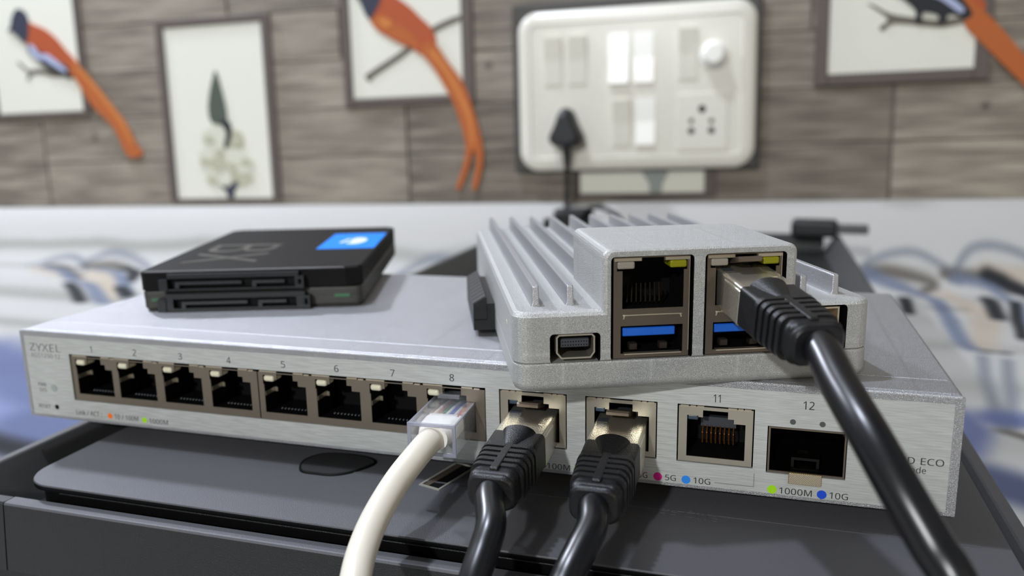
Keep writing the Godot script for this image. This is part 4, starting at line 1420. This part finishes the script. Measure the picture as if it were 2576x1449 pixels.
func make_cables() -> void:
	var drop := Basis(Vector3.RIGHT, deg_to_rad(3.0))
	black_plug("network_cable", "thick black network cable plugged into port 9, beside the white cable", Transform3D(drop, Vector3(157.25, 11.1, 0) * MM), [Vector3(160.2, 7.4, 41), Vector3(160.4, 4.6, 46), Vector3(160.1, 0.7, 52), Vector3(159.8, -5.5, 58), Vector3(159, -20, 66), Vector3(157, -44, 74), Vector3(152, -56, 96), Vector3(135, -57.2, 130), Vector3(90, -57.2, 150)], "black cables in the switch front", 3.05)
	black_plug("network_cable", "thick black network cable plugged into port 10, between port 9 and the empty port 11", Transform3D(drop, Vector3(178.8, 11.0, 0) * MM), [Vector3(179.6, 8.0, 38.5), Vector3(178.6, 6.0, 44), Vector3(177.3, 3.2, 49.5), Vector3(176, -1.5, 55), Vector3(174.5, -16, 64), Vector3(172, -42, 73), Vector3(168, -56, 96), Vector3(160, -57.2, 135), Vector3(115, -57.2, 170)], "black cables in the switch front", 3.05)
	# third black cable: in the upper right socket of the mini computer
	var bt := Transform3D(Basis(Vector3.UP, 0.396), Vector3(159.3, 27.05, 21.2) * MM)
	var pl := Transform3D(Basis(Vector3.UP, 0.045) * Basis(Vector3.RIGHT, deg_to_rad(8.0)), Vector3(50.6, 21.2, -2) * MM)
	black_plug("network_cable", "thick black network cable arching from the mini computer down past the switch's right end", bt * pl, [Vector3(221.9, 39.9, 38.6), Vector3(225.5, 35.5, 48.4), Vector3(229.3, 29.9, 54.8), Vector3(233.5, 23.5, 59.2), Vector3(236.6, 19.0, 62.4), Vector3(242.5, 4, 69), Vector3(246, -30, 76), Vector3(250, -54, 86), Vector3(270, -57, 100), Vector3(330, -57, 110)], "", 3.25)
	white_cable()

func white_cable() -> void:
	var at := Transform3D(Basis(Vector3.UP, 0.05), Vector3(136.6, 12.45, 0) * MM)
	var t := thing("network_cable", "white network cable with a clear plug showing coloured wires, in port 8", "cable", at)
	var s := begin()
	# clear shell: solid nose, hollow rear
	var o := rrz(-5.85, 5.85, -3.9, 3.9, 0.35, 0, 0, 2)
	var q := rrz(-5.85, 5.85, -3.9, 3.9, 0.5, 0.85, 0, 2)
	var at_z := func(r: PackedVector3Array, z: float) -> PackedVector3Array:
		var w := PackedVector3Array()
		for v in r: w.append(Vector3(v.x, v.y, z))
		return w
	loft(s, [at_z.call(o, -7.0), at_z.call(o, 15.6), at_z.call(rrz(-5.85, 5.85, -3.9, 3.9, 0.35, 0.25, 0, 2), 15.9), at_z.call(q, 15.7), at_z.call(q, -5.5)], true, false)
	var inner: PackedVector3Array = at_z.call(q, -5.5)
	var c := Vector3(0, 0, -5.5)
	for j in inner.size():
		tri(s, c, inner[j], inner[(j + 1) % inner.size()])
	X = Transform3D()
	var plug := part("clear_plug", s, M.clear, t, "clear plastic plug")
	s = begin()
	extrude_x(s, [Vector2(-6, 3.95), Vector2(-6, 4.6), Vector2(1.6, 6.2), Vector2(2.4, 6.0), Vector2(2.4, 5.4), Vector2(-3, 3.95)], -3.0, 2.6)
	part("latch", s, M.clear, plug)
	s = begin()
	gplate(s, [-5.87, 5.87, -3.92, 3.92], [[-5.1, 5.1, -3.2, 3.2]], 15.3, 15.95)
	part("plug_rim", s, M.clear_rim, plug)
	s = begin()
	for e in [-1, 1]:
		tube(s, PackedVector3Array([Vector3(e * 5.6, 3.68, -6), Vector3(e * 5.6, 3.68, 15.4)]), 0.28, 8)
	part("plug_edges", s, M.clear_rim, plug)
	var cols := [Color(0.40, 0.26, 0.18), Color(0.85, 0.80, 0.74), Color(0.62, 0.36, 0.30), Color(0.10, 0.46, 0.16), Color(0.90, 0.90, 0.88), Color(0.12, 0.30, 0.66), Color(0.90, 0.88, 0.84), Color(0.74, 0.32, 0.10)]
	for i in 8:
		s = begin()
		tube(s, PackedVector3Array([Vector3(-3.6 + i * 1.02, 1.6, -5.2), Vector3(-3.6 + i * 1.02, 2.2, 0), Vector3(-3.9 + i * 1.06, 2.3, 7.2)]), 0.5, 10)
		part("wire", s, mat(cols[i], 0.4), plug)
	s = begin()
	loft(s, [rrz(-4.7, 4.7, -1.8, 2.8, 1.2, 0.4, 5.6, 5), rrz(-4.7, 4.7, -1.8, 2.8, 1.4, 0, 6.0, 5), rrz(-4.7, 4.7, -2.2, 2.8, 1.8, 0, 11.0, 5), rrz(-3.6, 3.6, -2.9, 2.9, 2.8, 0, 15.0, 5)], true, true)
	part("outer_sheath", s, M.jacket_white, t)
	s = begin()
	var inv := at.affine_inverse()
	var pts := [Vector3(0, -0.1, 13.0), Vector3(-0.5, -0.3, 16.5)]
	for v in [Vector3(136.3, 11.0, 22), Vector3(134.9, 8.1, 30), Vector3(134.9, 4.9, 40.5), Vector3(136.0, 2.1, 49), Vector3(138.3, -0.6, 57), Vector3(141, -8, 68), Vector3(143, -30, 82), Vector3(140, -53, 96), Vector3(115, -57.2, 106), Vector3(20, -57.2, 112)]:
		pts.append((inv * (v * MM)) / MM)
	tube(s, spline(pts, 12), 3.0, 28)
	part("cord", s, M.cord_white, t)

# ------------------------------------------------------------------ cables lying at the far end of the case
func make_background_cables() -> void:
	var t := thing("power_adapter", "black power adapter lump half hidden behind the finned mini computer, below the hanging cord", "adapter", Transform3D(Basis(Vector3.UP, 0.3), Vector3(56, 0, -492) * MM))
	var s := begin()
	rbox(s, -17, 17, -8.5, 11, -9, 9, 5, 4)
	part("adapter_body", s, M.rubber, t)
	s = begin()
	rbox(s, -26, -16, -8.5, 3, -6, 6, 3, 3)
	part("adapter_nose", s, M.rubber, t)
	t = thing("thin_cable", "thin black cable arching over the far end of the case toward the right", "cable")
	s = begin()
	tube(s, spline([Vector3(66, 3, -484), Vector3(70, 10, -480), Vector3(78, 14, -474), Vector3(88, 13, -470), Vector3(98, 8, -466), Vector3(106, 0, -462), Vector3(112, -6.5, -458), Vector3(126, -6.6, -440)]), 2.0, 12)
	part("cord", s, M.cord_black, t)
	t = thing("usb_stick", "black plug with a dark metal tip lying on the case's far right corner", "plug", Transform3D(Basis(Vector3.UP, -0.10), Vector3(232, 0, -494) * MM))
	s = begin()
	rbox(s, 0, 34, -8.9, 4.5, -9, 9, 3, 3)
	part("plug_body", s, M.rubber, t)
	s = begin()
	rbox(s, 33, 56, -5.5, 1.0, -6, 6, 1, 2)
	part("metal_tip", s, M.pin_dark, t)
